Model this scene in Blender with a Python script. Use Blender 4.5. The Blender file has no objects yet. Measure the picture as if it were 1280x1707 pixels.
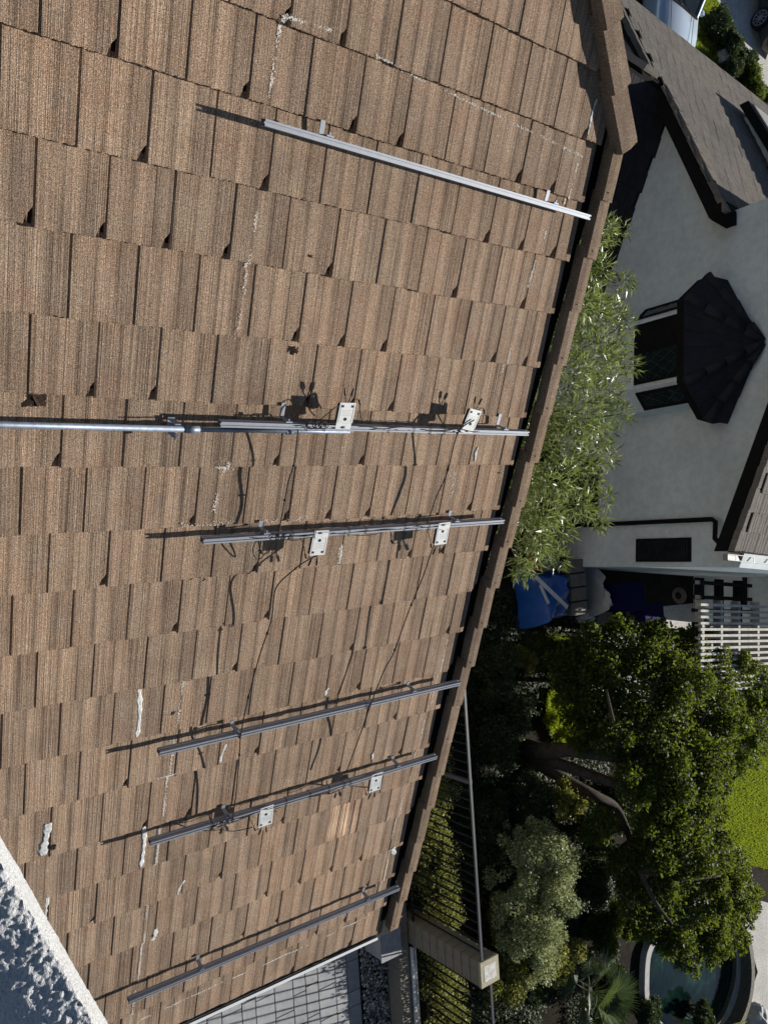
import bpy, math, random
import numpy as np
from mathutils import Matrix, Vector
random.seed(7); rng = np.random.default_rng(7)
S = bpy.context.scene; COL = S.collection
# ------------------------------------------------------------------ camera
CAM = np.array([0.0, 0.0, 11.5])
A = np.array([[0.06264442599736825, 0.9978959379645367, -0.016714451389899465],
              [0.7982183153591815, -0.0400421942434169, 0.6010358921937815],
              [0.5991019920818681, -0.050993329700939505, -0.7990472347798699]])
FPX = 1295.77
cd = bpy.data.cameras.new('camera'); cam = bpy.data.objects.new('camera', cd); COL.objects.link(cam); S.camera = cam
M = Matrix.Identity(4)
for r in range(3):
    M[r][0] = A[r, 0]; M[r][1] = -A[r, 1]; M[r][2] = -A[r, 2]; M[r][3] = CAM[r]
cam.matrix_world = M
cd.sensor_fit = 'VERTICAL'; cd.sensor_height = 36.0; cd.lens = FPX / 1707 * 36; cd.clip_start = .05; cd.clip_end = 500
S.render.resolution_x = 767; S.render.resolution_y = 1024
# ------------------------------------------------------------------ light
SUN = Vector((0.168, 0.902, 0.398)).normalized()
W_ = bpy.data.worlds.new('World'); S.world = W_; W_.use_nodes = True
nt = W_.node_tree; bg = nt.nodes['Background']
sky = nt.nodes.new('ShaderNodeTexSky'); sky.sky_type = 'NISHITA'; sky.sun_disc = False
sky.sun_elevation = math.radians(23.4); sky.sun_rotation = math.radians(10.5); sky.air_density = .75; sky.dust_density = .3
nt.links.new(sky.outputs[0], bg.inputs[0]); bg.inputs[1].default_value = 0.05
sl = bpy.data.lights.new('sun', 'SUN'); so = bpy.data.objects.new('sun', sl); COL.objects.link(so)
sl.energy = 5.0; sl.angle = math.radians(.5); sl.color = (1.0, .955, .88)
so.rotation_euler = SUN.to_track_quat('Z', 'Y').to_euler()
S.view_settings.view_transform = 'Standard'; S.view_settings.look = 'None'; S.view_settings.gamma = 1
S.view_settings.use_curve_mapping = False; S.view_settings.exposure = 0.42
# ------------------------------------------------------------------ helpers
WM = {}          # object name -> world matrix
def ray(px, py): return A @ np.array([(px - 640) / FPX, (py - 853.5) / FPX, 1.0])
def G(px, py, z):                                   # where the sight line meets the horizontal plane z
    d = ray(px, py); return CAM + d * ((z - CAM[2]) / d[2])
def link(o, parent=None, mw=None, **kw):
    COL.objects.link(o); mw = mw or Matrix.Identity(4); WM[o.name] = mw
    if parent is not None:
        o.parent = parent; o.matrix_basis = WM[parent.name].inverted() @ mw
    else: o.matrix_basis = mw
    for k, v in kw.items(): o[k] = v
    return o
def thing(name, label, cat, loc=(0, 0, 0), rz=0, group=None, mw=None):
    o = bpy.data.objects.new(name, None); o.empty_display_size = .1
    link(o, None, mw or (Matrix.Translation(Vector(loc)) @ Matrix.Rotation(rz, 4, 'Z')))
    o['label'] = label; o['category'] = cat
    if group: o['group'] = group
    return o
def tag(o, label, cat, group=None):
    o['label'] = label; o['category'] = cat
    if group: o['group'] = group
    return o
class B:
    def __init__(s): s.v = []; s.f = []
    def add(s, vs, fs):
        n = len(s.v); s.v += [tuple(map(float, p)) for p in vs]; s.f += [tuple(i + n for i in f) for f in fs]; return s
    def box(s, x0, x1, y0, y1, z0, z1, m=None, bev=0):
        if bev:
            b = min(bev, (x1-x0)/3, (y1-y0)/3, (z1-z0)/3); vs = []; fs = []
            idx = {}
            X = (x0, x1); Y = (y0, y1); Z = (z0, z1)
            for i in (0, 1):
                for j in (0, 1):
                    for k in (0, 1):
                        sx = 1 - 2*i; sy = 1 - 2*j; sz = 1 - 2*k
                        for a, d in enumerate(((0, b, b), (b, 0, b), (b, b, 0))):
                            idx[i, j, k, a] = len(vs); vs.append((X[i]+sx*d[0], Y[j]+sy*d[1], Z[k]+sz*d[2]))
            def q(*t): fs.append(tuple(idx[x] for x in t))
            for i in (0, 1): q((i,0,0,0), (i,1,0,0), (i,1,1,0), (i,0,1,0))
            for j in (0, 1): q((0,j,0,1), (1,j,0,1), (1,j,1,1), (0,j,1,1))
            for k in (0, 1): q((0,0,k,2), (1,0,k,2), (1,1,k,2), (0,1,k,2))
            for i in (0, 1):
                for j in (0, 1): q((i,j,0,0), (i,j,0,1), (i,j,1,1), (i,j,1,0))
                for k in (0, 1): q((i,0,k,0), (i,0,k,2), (i,1,k,2), (i,1,k,0))
            for j in (0, 1):
                for k in (0, 1): q((0,j,k,1), (0,j,k,2), (1,j,k,2), (1,j,k,1))
            for i in (0, 1):
                for j in (0, 1):
                    for k in (0, 1): q((i,j,k,0), (i,j,k,1), (i,j,k,2))
        else:
            vs = [(x, y, z) for z in (z0, z1) for y in (y0, y1) for x in (x0, x1)]
            fs = [(0,2,3,1), (4,5,7,6), (0,1,5,4), (2,6,7,3), (0,4,6,2), (1,3,7,5)]
        if m is not None: vs = [m @ Vector(p) for p in vs]
        return s.add(vs, fs)
    def bar(s, p, q, w, h=None, up=(0, 0, 1)):
        p = Vector(p); q = Vector(q); h = h or w; d = (q - p); L = d.length; d.normalize(); u = Vector(up)
        a = d.cross(u)
        if a.length < 1e-4: a = d.cross(Vector((1, 0, 0)))
        a.normalize(); b = a.cross(d)
        m = Matrix((( d[0], a[0], b[0], p[0]), (d[1], a[1], b[1], p[1]), (d[2], a[2], b[2], p[2]), (0, 0, 0, 1)))
        return s.box(0, L, -w/2, w/2, -h/2, h/2, m)
    def tube(s, pts, r, n=8, cap=True):
        pts = [Vector(p) for p in pts]; rr = r if isinstance(r, (list, tuple)) else [r]*len(pts)
        vs = []; fs = []; ref = None
        for i, p in enumerate(pts):
            d = (pts[min(i+1, len(pts)-1)] - pts[max(i-1, 0)]).normalized()
            if ref is None: ref = Vector((0, 0, 1)) if abs(d.z) < .9 else Vector((1, 0, 0))
            a = d.cross(ref).normalized(); b = a.cross(d); ref = b
            for k in range(n):
                t = 2*math.pi*k/n; vs.append(p + (a*math.cos(t) + b*math.sin(t))*rr[i])
        for i in range(len(pts)-1):
            for k in range(n):
                k2 = (k+1) % n; fs.append((i*n+k, i*n+k2, (i+1)*n+k2, (i+1)*n+k))
        if cap: fs.append(tuple(range(n))[::-1]); fs.append(tuple(range((len(pts)-1)*n, len(pts)*n)))
        return s.add(vs, fs)
    def prism(s, poly, fn0, fn1):                  # poly of 2-vectors, fn maps them to 3-D
        n = len(poly); vs = [fn0(p) for p in poly] + [fn1(p) for p in poly]
        fs = [tuple(range(n))[::-1], tuple(range(n, 2*n))] + [(i, (i+1) % n, n+(i+1) % n, n+i) for i in range(n)]
        return s.add(vs, fs)
    def mesh(s, name, mats, smooth=False):
        me = bpy.data.meshes.new(name); me.from_pydata(s.v, [], s.f); me.validate(clean_customdata=False)
        import bmesh
        bm = bmesh.new(); bm.from_mesh(me); bmesh.ops.recalc_face_normals(bm, faces=bm.faces); bm.to_mesh(me); bm.free()
        if smooth:
            me.polygons.foreach_set('use_smooth', [True]*len(me.polygons))
        for m in (mats if isinstance(mats, (list, tuple)) else [mats]): me.materials.append(m)
        return me
    def obj(s, name, mat, parent=None, mw=None, smooth=False, **kw):
        return link(bpy.data.objects.new(name, s.mesh(name, mat, smooth)), parent, mw or (WM[parent.name] if parent else None), **kw)
def bulk(name, V, F, mat, parent=None, mw=None, smooth=False, **kw):   # numpy quads
    me = bpy.data.meshes.new(name); V = np.ascontiguousarray(V, dtype=np.float32); F = np.ascontiguousarray(F, dtype=np.int32); k = F.shape[1]
    me.vertices.add(len(V)); me.vertices.foreach_set('co', V.ravel())
    me.loops.add(F.size); me.loops.foreach_set('vertex_index', F.ravel())
    me.polygons.add(len(F)); me.polygons.foreach_set('loop_start', np.arange(0, F.size, k, dtype=np.int32))
    me.polygons.foreach_set('loop_total', np.full(len(F), k, dtype=np.int32))
    if smooth: me.polygons.foreach_set('use_smooth', np.ones(len(F), dtype=bool))
    me.update(calc_edges=True); me.materials.append(mat)
    return link(bpy.data.objects.new(name, me), parent, mw or (WM[parent.name] if parent else None), **kw)
def copy_tree(root, mw, label=None, group=None):
    c = root.copy(); COL.objects.link(c); c.matrix_basis = mw; WM[c.name] = mw
    if label: c['label'] = label
    if group: c['group'] = group
    def rec(src, dst, sm, dm):
        for ch in [o for o in list(COL.objects) if o.parent == src and o != dst]:
            n = ch.copy(); COL.objects.link(n); n.parent = dst; n.matrix_basis = ch.matrix_basis.copy(); WM[n.name] = dm @ ch.matrix_basis
            rec(ch, n, None, WM[n.name])
    rec(root, c, None, mw); return c
# ------------------------------------------------------------------ materials
class N:
    def __init__(s, name):
        s.m = bpy.data.materials.new(name); s.m.use_nodes = True; s.t = s.m.node_tree; s.b = s.t.nodes['Principled BSDF']; s.out = s.t.nodes['Material Output']
    def n(s, typ, **kw):
        x = s.t.nodes.new(typ)
        for k, v in kw.items(): setattr(x, k, v)
        return x
    def l(s, a, b): s.t.links.new(a, b)
    def coord(s, kind='Object'): return s.n('ShaderNodeTexCoord').outputs[kind]
    def mapping(s, src, scale=(1, 1, 1), loc=None):
        m = s.n('ShaderNodeMapping'); s.l(src, m.inputs[0]); m.inputs['Scale'].default_value = scale
        if loc is not None: s.l(loc, m.inputs['Location'])
        return m.outputs[0]
    def noise(s, src, sc, det=4, rough=.55, dist=0):
        x = s.n('ShaderNodeTexNoise'); x.inputs['Scale'].default_value = sc; x.inputs['Detail'].default_value = det; x.inputs['Roughness'].default_value = rough; x.inputs['Distortion'].default_value = dist
        s.l(src, x.inputs['Vector']); return x.outputs[0]
    def ramp(s, src, stops):
        r = s.n('ShaderNodeValToRGB'); s.l(src, r.inputs[0]); e = r.color_ramp.elements
        while len(e) < len(stops): e.new(.5)
        for i, (p, c) in enumerate(stops):
            e[i].position = p; e[i].color = (c if len(c) == 4 else (*c, 1)) if isinstance(c, tuple) else (c, c, c, 1)
        return r.outputs[0]
    def mix(s, a, b, f, mode='MIX'):
        x = s.n('ShaderNodeMix', data_type='RGBA', blend_type=mode)
        for v, i in ((f, 0), (a, 6), (b, 7)):
            if hasattr(v, 'default_value') or hasattr(v, 'links'): s.l(v, x.inputs[i])
            elif i == 0: x.inputs[0].default_value = v
            else: x.inputs[i].default_value = (*v, 1)
        return x.outputs[2]
    def math(s, op, a, b=0.0):
        x = s.n('ShaderNodeMath', operation=op)
        for i, v in enumerate((a, b)):
            if isinstance(v, (int, float)): x.inputs[i].default_value = v
            else: s.l(v, x.inputs[i])
        return x.outputs[0]
    def bump(s, h, st=.3, dist=.01, prev=None):
        x = s.n('ShaderNodeBump'); x.inputs['Strength'].default_value = st; x.inputs['Distance'].default_value = dist; s.l(h, x.inputs['Height'])
        if prev is not None: s.l(prev, x.inputs['Normal'])
        return x.outputs[0]
    def done(s, col=None, rough=.8, metal=0, nrm=None, spec=None):
        b = s.b
        if col is not None:
            if isinstance(col, tuple): b.inputs['Base Color'].default_value = (*col, 1)
            else: s.l(col, b.inputs['Base Color'])
        if isinstance(rough, (int, float)): b.inputs['Roughness'].default_value = rough
        else: s.l(rough, b.inputs['Roughness'])
        b.inputs['Metallic'].default_value = metal
        if nrm is not None: s.l(nrm, b.inputs['Normal'])
        if spec is not None: b.inputs['Specular IOR Level'].default_value = spec
        return s.m
def simple(name, col, rough=.7, metal=0, var=.15, sc=8, bump=.1, bd=.005, spec=.22):
    k = N(name); c = k.coord(); n = k.noise(c, sc, 6); n2 = k.noise(c, sc*14, 3)
    dark = tuple(x*(1-var) for x in col); lite = tuple(min(1, x*(1+var)) for x in col)
    cc = k.ramp(n, [(.3, dark), (.7, lite)]); cc = k.mix(cc, k.ramp(n2, [(.3, .75), (.7, 1.2)]), .5*min(1, var*4), 'MULTIPLY')
    return k.done(cc, rough, metal, k.bump(n2, bump, bd), spec)
def tile_mat(name, base, alt, dark, grain=1.0, hue=True, streak=.8, bands=False):
    k = N(name); oi = k.n('ShaderNodeObjectInfo'); rnd = oi.outputs['Random']
    c = k.coord()
    off = k.n('ShaderNodeCombineXYZ'); k.l(k.math('MULTIPLY', rnd, 37.0), off.inputs[0]); k.l(k.math('MULTIPLY', rnd, 91.0), off.inputs[1])
    v = k.mapping(c, (1, 1, 1), off.outputs[0])
    sx0 = k.n('ShaderNodeSeparateXYZ'); k.l(v, sx0.inputs[0])
    def comb(sc, det, ro, off):                                     # brushed striations running straight down the slope
        x = k.n('ShaderNodeTexNoise', noise_dimensions='2D'); x.inputs['Scale'].default_value = 1; x.inputs['Detail'].default_value = det; x.inputs['Roughness'].default_value = ro
        cb = k.n('ShaderNodeCombineXYZ'); k.l(k.math('MULTIPLY', sx0.outputs[0], float(sc)), cb.inputs[0]); k.l(k.math('MULTIPLY', sx0.outputs[1], 1.2), cb.inputs[1]); k.l(cb.outputs[0], x.inputs['Vector']); return x.outputs[0]
    st = comb(210, 3, .6, 0); st2 = comb(46, 2, .5, 3)
    big = k.noise(v, 5, 5, .6); gr = k.noise(v, 240, 2, .8); wx = k.noise(k.mapping(v, (1, .3, 1)), 9, 4, .6)
    geo = k.n('ShaderNodeNewGeometry'); world = k.noise(geo.outputs['Position'], .8, 4, .6)
    col = k.mix(base, alt, k.ramp(big, [(.35, 0.0), (.68, 1.0)]))
    col = k.mix(col, k.ramp(rnd, [(0, (.84, .81, .79)), (.35, (1.0, .92, .87)), (.7, (1.07, 1.02, .97)), (1, (.92, .84, .79))]), .75 if hue else .4, 'MULTIPLY')
    col = k.mix(col, k.ramp(world, [(.3, (.80, .78, .76)), (.5, (1, .98, .96)), (.7, (1.16, 1.08, 1.0))]), .8, 'MULTIPLY')
    col = k.mix(col, k.ramp(st, [(.30, .42), (.44, .92), (.68, 1.25)]), streak*.85, 'MULTIPLY')
    col = k.mix(col, k.ramp(st2, [(.3, .78), (.5, 1.04)]), streak*.5, 'MULTIPLY')
    col = k.mix(col, k.ramp(gr, [(.32, .25), (.5, 1.0), (.66, 2.5)]), .9*grain, 'MULTIPLY')
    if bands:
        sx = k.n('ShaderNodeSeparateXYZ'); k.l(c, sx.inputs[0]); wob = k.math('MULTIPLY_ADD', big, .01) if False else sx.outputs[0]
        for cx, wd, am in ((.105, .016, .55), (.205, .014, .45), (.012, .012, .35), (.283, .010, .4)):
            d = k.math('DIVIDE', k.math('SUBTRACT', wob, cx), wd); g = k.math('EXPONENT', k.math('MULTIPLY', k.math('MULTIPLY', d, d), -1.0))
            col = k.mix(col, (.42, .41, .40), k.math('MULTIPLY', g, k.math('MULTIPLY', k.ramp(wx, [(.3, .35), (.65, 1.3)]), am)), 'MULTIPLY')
    col = k.mix(col, dark, k.ramp(wx, [(.58, 0.0), (.8, .55)]))
    nb = k.bump(gr, .55*grain, .0025); nb = k.bump(st, .8*streak, .0035, nb)
    return k.done(col, .93, 0, nb, .15)
M_TILE = tile_mat('concrete_tile_brown', (.290, .228, .172), (.258, .186, .136), (.13, .115, .10), 1.0, True, .95, True)
M_RAKE = tile_mat('rake_tile_brown', (.215, .170, .128), (.160, .120, .090), (.14, .12, .09), 1.2, True, .25)
# lichen on rake tiles
def lichen_mat():
    m = M_RAKE.copy(); m.name = 'rake_tile_lichen'; t = m.node_tree; b = t.nodes['Principled BSDF']
    src = b.inputs['Base Color'].links[0].from_socket
    mx = t.nodes.new('ShaderNodeMix'); mx.data_type = 'RGBA'; no = t.nodes.new('ShaderNodeTexNoise'); no.inputs['Scale'].default_value = 14; no.inputs['Detail'].default_value = 8; no.inputs['Roughness'].default_value = .7
    ra = t.nodes.new('ShaderNodeValToRGB'); ra.color_ramp.elements[0].position = .52; ra.color_ramp.elements[1].position = .68
    tc = t.nodes.new('ShaderNodeTexCoord'); t.links.new(tc.outputs['Object'], no.inputs[0]); t.links.new(no.outputs[0], ra.inputs[0])
    t.links.new(ra.outputs[0], mx.inputs[0]); t.links.new(src, mx.inputs[6]); mx.inputs[7].default_value = (.24, .17, .03, 1); t.links.new(mx.outputs[2], b.inputs['Base Color']); return m
M_LICHEN = lichen_mat()
M_BARE = tile_mat('bare_tan_tile', (.56, .42, .30), (.36, .24, .165), (.2, .13, .09), .6, False, 1.15, True)
M_NTILE = tile_mat('neighbour_tile_grey', (.200, .185, .170), (.155, .147, .138), (.07, .07, .07), .9, False, 1.0)
M_DTILE = tile_mat('dark_tile_slate', (.036, .040, .050), (.026, .029, .038), (.02, .02, .025), .6, True, .4)
M_ALU = simple('brushed_aluminium', (.30, .32, .36), .60, .45, .06, 30, .05)
M_GALV = simple('galvanised_steel', (.22, .26, .33), .55, .6, .2, 40, .08)
M_BLKPL = simple('black_plastic', (.015, .015, .016), .45, 0, .1)
M_CABLE = simple('cable_black', (.02, .019, .018), .55, 0, .2)
M_GREYPL = simple('pale_grey_plate', (.66, .67, .66), .5, .15, .06, 30, .05)
M_GREYPL2 = simple('plate_marking', (.42, .43, .43), .5, .1, .06)
M_WHITE = simple('white_sealant', (.72, .72, .70), .8, 0, .28, 50, .9, .005)
M_CHALK = simple('chalk_dust', (.70, .67, .61), .95, 0, .1)
M_GUTTER = simple('grey_white_gutter', (.30, .30, .29), .5, 0, .1)
M_TRIM = simple('white_metal_trim', (.80, .80, .79), .4, .2, .05)
def stucco(name, col, sc=60, st=.5, mott=.1):
    k = N(name); c = k.coord(); a = k.noise(c, sc, 5, .6); b = k.noise(c, .9, 5, .6); d = k.noise(c, sc*.2, 4)
    cc = k.mix(k.ramp(b, [(.3, tuple(x*(1-mott) for x in col)), (.7, tuple(x*(1+mott*.5) for x in col))]), k.ramp(d, [(.35, .82), (.6, 1.05)]), .5, 'MULTIPLY')
    return k.done(cc, .92, 0, k.bump(a, st, .01), .2)
M_NWALL = stucco('neighbour_white_stucco', (.72, .79, .81), 45, .7, .13)
M_STUCCO = stucco('white_rough_stucco', (.68, .69, .70), 260, .8, .15)
M_HWALL = stucco('tan_stucco', (.50, .44, .36))
M_BLACK = simple('black_wood_and_shade', (.014, .013, .013), .85, 0, .2, 8, .1, .005, .08)
M_IRON = simple('black_iron', (.02, .02, .022), .45, .3, .2)
M_RAILTOP = simple('grey_painted_rail', (.10, .10, .11), .4, .3, .1)
M_BLOCK = simple('tan_grey_block', (.24, .215, .17), .9, 0, .12, 12, .5, .004)
M_CAPST = simple('cast_stone_cap', (.42, .38, .27), .85, 0, .12, 20, .4)
M_CAPW = simple('white_mortar_patch', (.62, .60, .56), .85, 0, .3, 22, .6)
M_PAVER = None
def paver_mat():
    k = N('grey_concrete_paver'); oi = k.n('ShaderNodeObjectInfo'); c = k.coord(); a = k.noise(c, 9, 6, .65); g = k.noise(c, 160, 3)
    col = k.ramp(a, [(.3, (.30, .31, .32)), (.7, (.43, .43, .43))]); col = k.mix(col, k.ramp(oi.outputs['Random'], [(0, .82), (1, 1.12)]), .8, 'MULTIPLY')
    col = k.mix(col, k.ramp(g, [(.3, .7), (.7, 1.2)]), .5, 'MULTIPLY'); return k.done(col, .85, 0, k.bump(g, .3, .004), .25)
M_PAVER = paver_mat()
def pebble_mat():
    k = N('river_pebble'); g = k.n('ShaderNodeNewGeometry'); r = g.outputs['Random Per Island']
    return k.done(k.ramp(r, [(0, (.06, .06, .06)), (.5, (.22, .22, .21)), (.8, (.45, .44, .42)), (1, (.7, .69, .66))]), .7)
M_PEBBLE = pebble_mat()
def soil(name, a, b, sc=3, bump=.8):
    k = N(name); c = k.coord(); n = k.noise(c, sc, 8, .65); g = k.noise(c, sc*22, 4, .7)
    return k.done(k.mix(k.ramp(n, [(.35, a), (.65, b)]), k.ramp(g, [(.3, .5), (.7, 1.4)]), .8, 'MULTIPLY'), .95, 0, k.bump(g, bump, .03), .1)
M_SOIL_AND_SHADE = soil('mulch_soil_and_path_shade', (.016, .014, .010), (.038, .032, .022))
M_TURF = soil('turf_soil', (.05, .075, .018), (.09, .13, .03), 2)
M_CONC = soil('pale_concrete', (.50, .485, .45), (.62, .60, .56), 1.2, .2)
M_ASPH = soil('asphalt', (.05, .05, .052), (.065, .065, .067), 2, .3)
def leaf_mat(name, c0, c1, c2, trans, tr=.45, rough=.5, spec=.4):
    k = N(name); g = k.n('ShaderNodeNewGeometry'); r = g.outputs['Random Per Island']
    w = k.noise(g.outputs['Position'], 1.6, 3)
    col = k.ramp(r, [(0, c0), (.55, c1), (1, c2)]); col = k.mix(col, k.ramp(w, [(.35, .72), (.65, 1.25)]), .7, 'MULTIPLY')
    k.done(col, rough, 0, None, spec)
    t = k.n('ShaderNodeBsdfTranslucent'); tc = k.mix(col, trans, .7); k.l(tc, t.inputs[0])
    mx = k.n('ShaderNodeMixShader'); mx.inputs[0].default_value = tr
    k.l(k.b.outputs[0], mx.inputs[1]); k.l(t.outputs[0], mx.inputs[2]); k.l(mx.outputs[0], k.out.inputs[0]); return k.m
M_OLE = leaf_mat('oleander_leaf', (.055, .095, .028), (.13, .18, .05), (.44, .47, .27), (.30, .38, .07), .30, .38, .6)
M_TREE = leaf_mat('tree_leaf', (.028, .048, .012), (.035, .058, .012), (.11, .14, .022), (.32, .40, .03), .32, .6, .25)
M_HEDGE = leaf_mat('hedge_leaf', (.10, .12, .025), (.20, .21, .045), (.42, .40, .16), (.36, .38, .07), .4, .5)
M_SILVER = leaf_mat('silver_leaf', (.20, .23, .09), (.38, .42, .20), (.62, .64, .44), (.36, .40, .13), .35, .5)
M_IVY = leaf_mat('ivy_leaf', (.028, .045, .016), (.045, .07, .025), (.09, .12, .055), (.10, .16, .03), .25, .6, .35)
M_GRASS = leaf_mat('grass_blade', (.13, .18, .015), (.21, .27, .022), (.30, .36, .04), (.46, .56, .04), .5, .6)
M_PALM = leaf_mat('palm_leaf', (.05, .08, .025), (.08, .12, .04), (.18, .22, .10), (.16, .22, .05), .3, .4, .5)
M_BARK = simple('grey_brown_bark', (.085, .07, .058), .9, 0, .35, 9, .8, .02)
M_GLASS = simple('dark_window_glass', (.012, .022, .024), .08, 0, .3, 3, .02, .002, .6)
M_TARP = simple('blue_tarpaulin', (.012, .10, .42), .35, 0, .2, 5, .4, .02, .6)
M_BLUE = simple('dark_blue_plastic', (.006, .012, .09), .8, 0, .15, 8, .1, .005, .1)
M_PLAS = N('clear_plastic_sheet').done((.62, .66, .70), .25, 0, None, .8)
M_CARD = simple('grey_crate', (.20, .19, .17), .8, 0, .2)
M_PLANK = simple('white_plank', (.78, .77, .74), .7, 0, .1)
M_TIMBER = simple('weathered_white_timber', (.55, .54, .50), .85, 0, .2, 12)
M_RUST = simple('rust_orange_wood', (.30, .10, .03), .8, 0, .2)
M_CARW = simple('pale_blue_car_paint', (.55, .64, .74), .15, .3, .03, 3, .02, .001, .7)
M_CARD2 = simple('dark_grey_car_paint', (.06, .06, .06), .2, .4, .05, 3, .02, .001, .6)
M_TYRE = simple('tyre_rubber', (.015, .015, .015), .85)
M_STONE = simple('garden_rock', (.30, .29, .27), .9, 0, .25, 4, .6, .02)
M_COPE = simple('pool_coping_stone', (.45, .44, .42), .7, 0, .12, 7, .3)
def pool_mat():
    k = N('pool_water'); c = k.coord(); n = k.noise(c, 1.1, 6, .65, .6); w = k.noise(c, 9, 3)
    return k.done(k.ramp(n, [(.38, (.002, .006, .006)), (.55, (.006, .022, .016)), (.75, (.035, .075, .05))]), .05, 0, k.bump(w, .12, .02), .5)
M_POOL = pool_mat()
M_MOSAIC = simple('mosaic_edge', (.12, .11, .08), .6, 0, .6, 40)
M_DIRT_SHADE = simple('dry_leaf_and_notch_shade', (.035, .022, .015), .9)
# ------------------------------------------------------------------ setting : ground
def groundz(x, y): return -1.0 * min(1, max(0, (-x - 5) / 3))
gx = np.unique(np.concatenate([np.linspace(-90, -14, 12), np.linspace(-14, 14, 57), np.linspace(14, 90, 12)])); gy = np.unique(np.concatenate([np.linspace(-40, 0, 8), np.linspace(0, 30, 61), np.linspace(30, 140, 14)]))
V = np.array([(x, y, groundz(x, y) - .02) for y in gy for x in gx]); nx = len(gx)
F = np.array([(j*nx+i, j*nx+i+1, (j+1)*nx+i+1, (j+1)*nx+i) for j in range(len(gy)-1) for i in range(nx-1)])
bulk('ground', V, F, M_SOIL_AND_SHADE, kind='structure')
def sheet(name, pts, mat, th=.05, **kw):
    b = B(); b.prism([(p[0], p[1]) for p in pts], lambda p: (p[0], p[1], pts[0][2]-th), lambda p: (p[0], p[1], pts[0][2])); return b.obj(name, mat, **kw)
# ------------------------------------------------------------------ brown tiled house
PITCH = math.radians(26.4886); WT = 0.29678; EX = 0.355
P0 = np.array([-1.97049, .97935, 11.5 - 3.10382])
ru = Vector((0, 1, 0)); rv = Vector((math.cos(PITCH), 0, -math.sin(PITCH))); rn = Vector((math.sin(PITCH), 0, math.cos(PITCH)))
RM = Matrix(((ru[0], -rv[0], rn[0], P0[0]), (ru[1], -rv[1], rn[1], P0[1]), (ru[2], -rv[2], rn[2], P0[2]), (0, 0, 0, 1)))
def R(I, J, h=0.0): return Vector((I*WT, -J*EX, h))
def Rw(I, J, h=0.0): return RM @ R(I, J, h)
RMi = RM.inverted()
def UNR(px, py, h):                                # sight line meets the roof-parallel plane at height h -> roof coordinates
    d = Vector(ray(px, py)); c = Vector(CAM); n = Vector(rn); p = Vector(P0) + n*h
    k = (p - c).dot(n) / d.dot(n); q = RMi @ (c + d*k); return Vector((q[0], q[1], h))
DU = {-1:-.04, 0:-.05, 1:0, 2:0, 3:.05, 4:.05, 5:.1, 6:.05, 7:.04, 8:.01, 9:-.03, 10:-.05, 11:-.1, 12:-.06, 13:.02, 14:.03, 15:0, 16:.05, 17:.03}
DV = {-1:.02, 0:-.008, 1:.007, 2:-.014, 3:.016, 4:.029, 5:.03, 6:.023, 7:-.045, 8:-.064, 9:-.071, 10:-.063, 11:-.036, 12:.033, 13:0, 14:0, 15:.03, 16:.05, 17:.03}
house = thing('tiled_house', 'brown concrete tiled roof sloping away under the mounting rails, with its house below', 'house', (0, 0, 0))
TILT = .082
def field_tile(notch, seed, ridges=1.0, left=0.0, right=WT-.004, L=.39):
    r = random.Random(seed); n = 40; b = B(); xs = [left + (right-left)*i/(n-1) for i in range(n)]
    prof = []
    for i, x in enumerate(xs):
        t = x / WT
        z = .0028*math.cos(2*math.pi*(t-.12)) + .0011*math.cos(4*math.pi*(t+.1))           # broad roll
        z += r.uniform(-.0004, .0004)*ridges
        z -= .0016*math.exp(-((t-.36)/.03)**2) + .0013*math.exp(-((t-.70)/.028)**2)
        if t < .015: z -= .004
        prof.append(z)
    nd = .034 if notch else 0
    rows = [0.0, .006, .06, .2, L]
    vs = []; 
    for yy in rows:
        for i, x in enumerate(xs):
            y = yy
            if yy == 0: y = r.uniform(-.004, .003)
            if notch:
                xc = right - x
                if xc < nd:                                   # broken lower right corner
                    lim = .075 - .045*xc/nd if xc < nd*.75 else .040*(1-(xc/nd-.75)/.25)
                    y = max(y, lim + r.uniform(-.003, .003)) if yy < lim else yy
            z = prof[i] - y*TILT + (-.003 if yy == 0 else 0)
            vs.append((x, y, z))
    for i, x in enumerate(xs): vs.append((x, vs[i][1] + r.uniform(.001, .006), prof[i] - vs[i][1]*TILT - .024))
    fs = []
    for k in range(len(rows)-1):
        for i in range(n-1): fs.append((k*n+i, k*n+i+1, (k+1)*n+i+1, (k+1)*n+i))
    m = len(rows)*n
    for i in range(n-1): fs.append((m+i, m+i+1, i+1, i))
    # sides
    q = len(vs); vs += [(left, L, -L*TILT-.024), (right, L, -L*TILT-.024)]
    top = (len(rows)-1)*n
    fs.append((0, top, q, m)); fs.append((n-1, m+n-1, q+1, top+n-1)); b.add(vs, fs)
    if notch: b.box(right-.020, right-.016, .004, .09, -.036, -.016).box(right-.038, right+.003, .004, .095, -.040, -.034)                          # interlock flange, and a plate coloured dark as shade in the broken corner
    return b
tv = [field_tile(False, s).mesh('roof_tile', M_TILE) for s in range(6)]
tn = [field_tile(True, s+20).mesh('roof_tile', [M_TILE, M_DIRT_SHADE]) for s in range(5)]
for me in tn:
    for p in list(me.polygons)[-6:]: p.material_index = 1        # dark plate paints the deep shadow under the notch
bare = field_tile(False, 77, 6.0).mesh('roof_tile', M_BARE)
def infr(p, marg=25):
    c = A.T @ (np.array(p) - CAM)
    if c[2] <= 0: return False
    x = 640 + FPX*c[0]/c[2]; y = 853.5 + FPX*c[1]/c[2]; return -marg < x < 1280+marg and -marg < y < 1707+marg
BARE_AT = (13, 1); notches = {(-1,1),(-1,4),(-1,6),(0,2),(0,3),(0,5),(0,0),(0,9),(1,-1),(1,1),(1,3),(1,8),(2,3),(2,8)}
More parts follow.
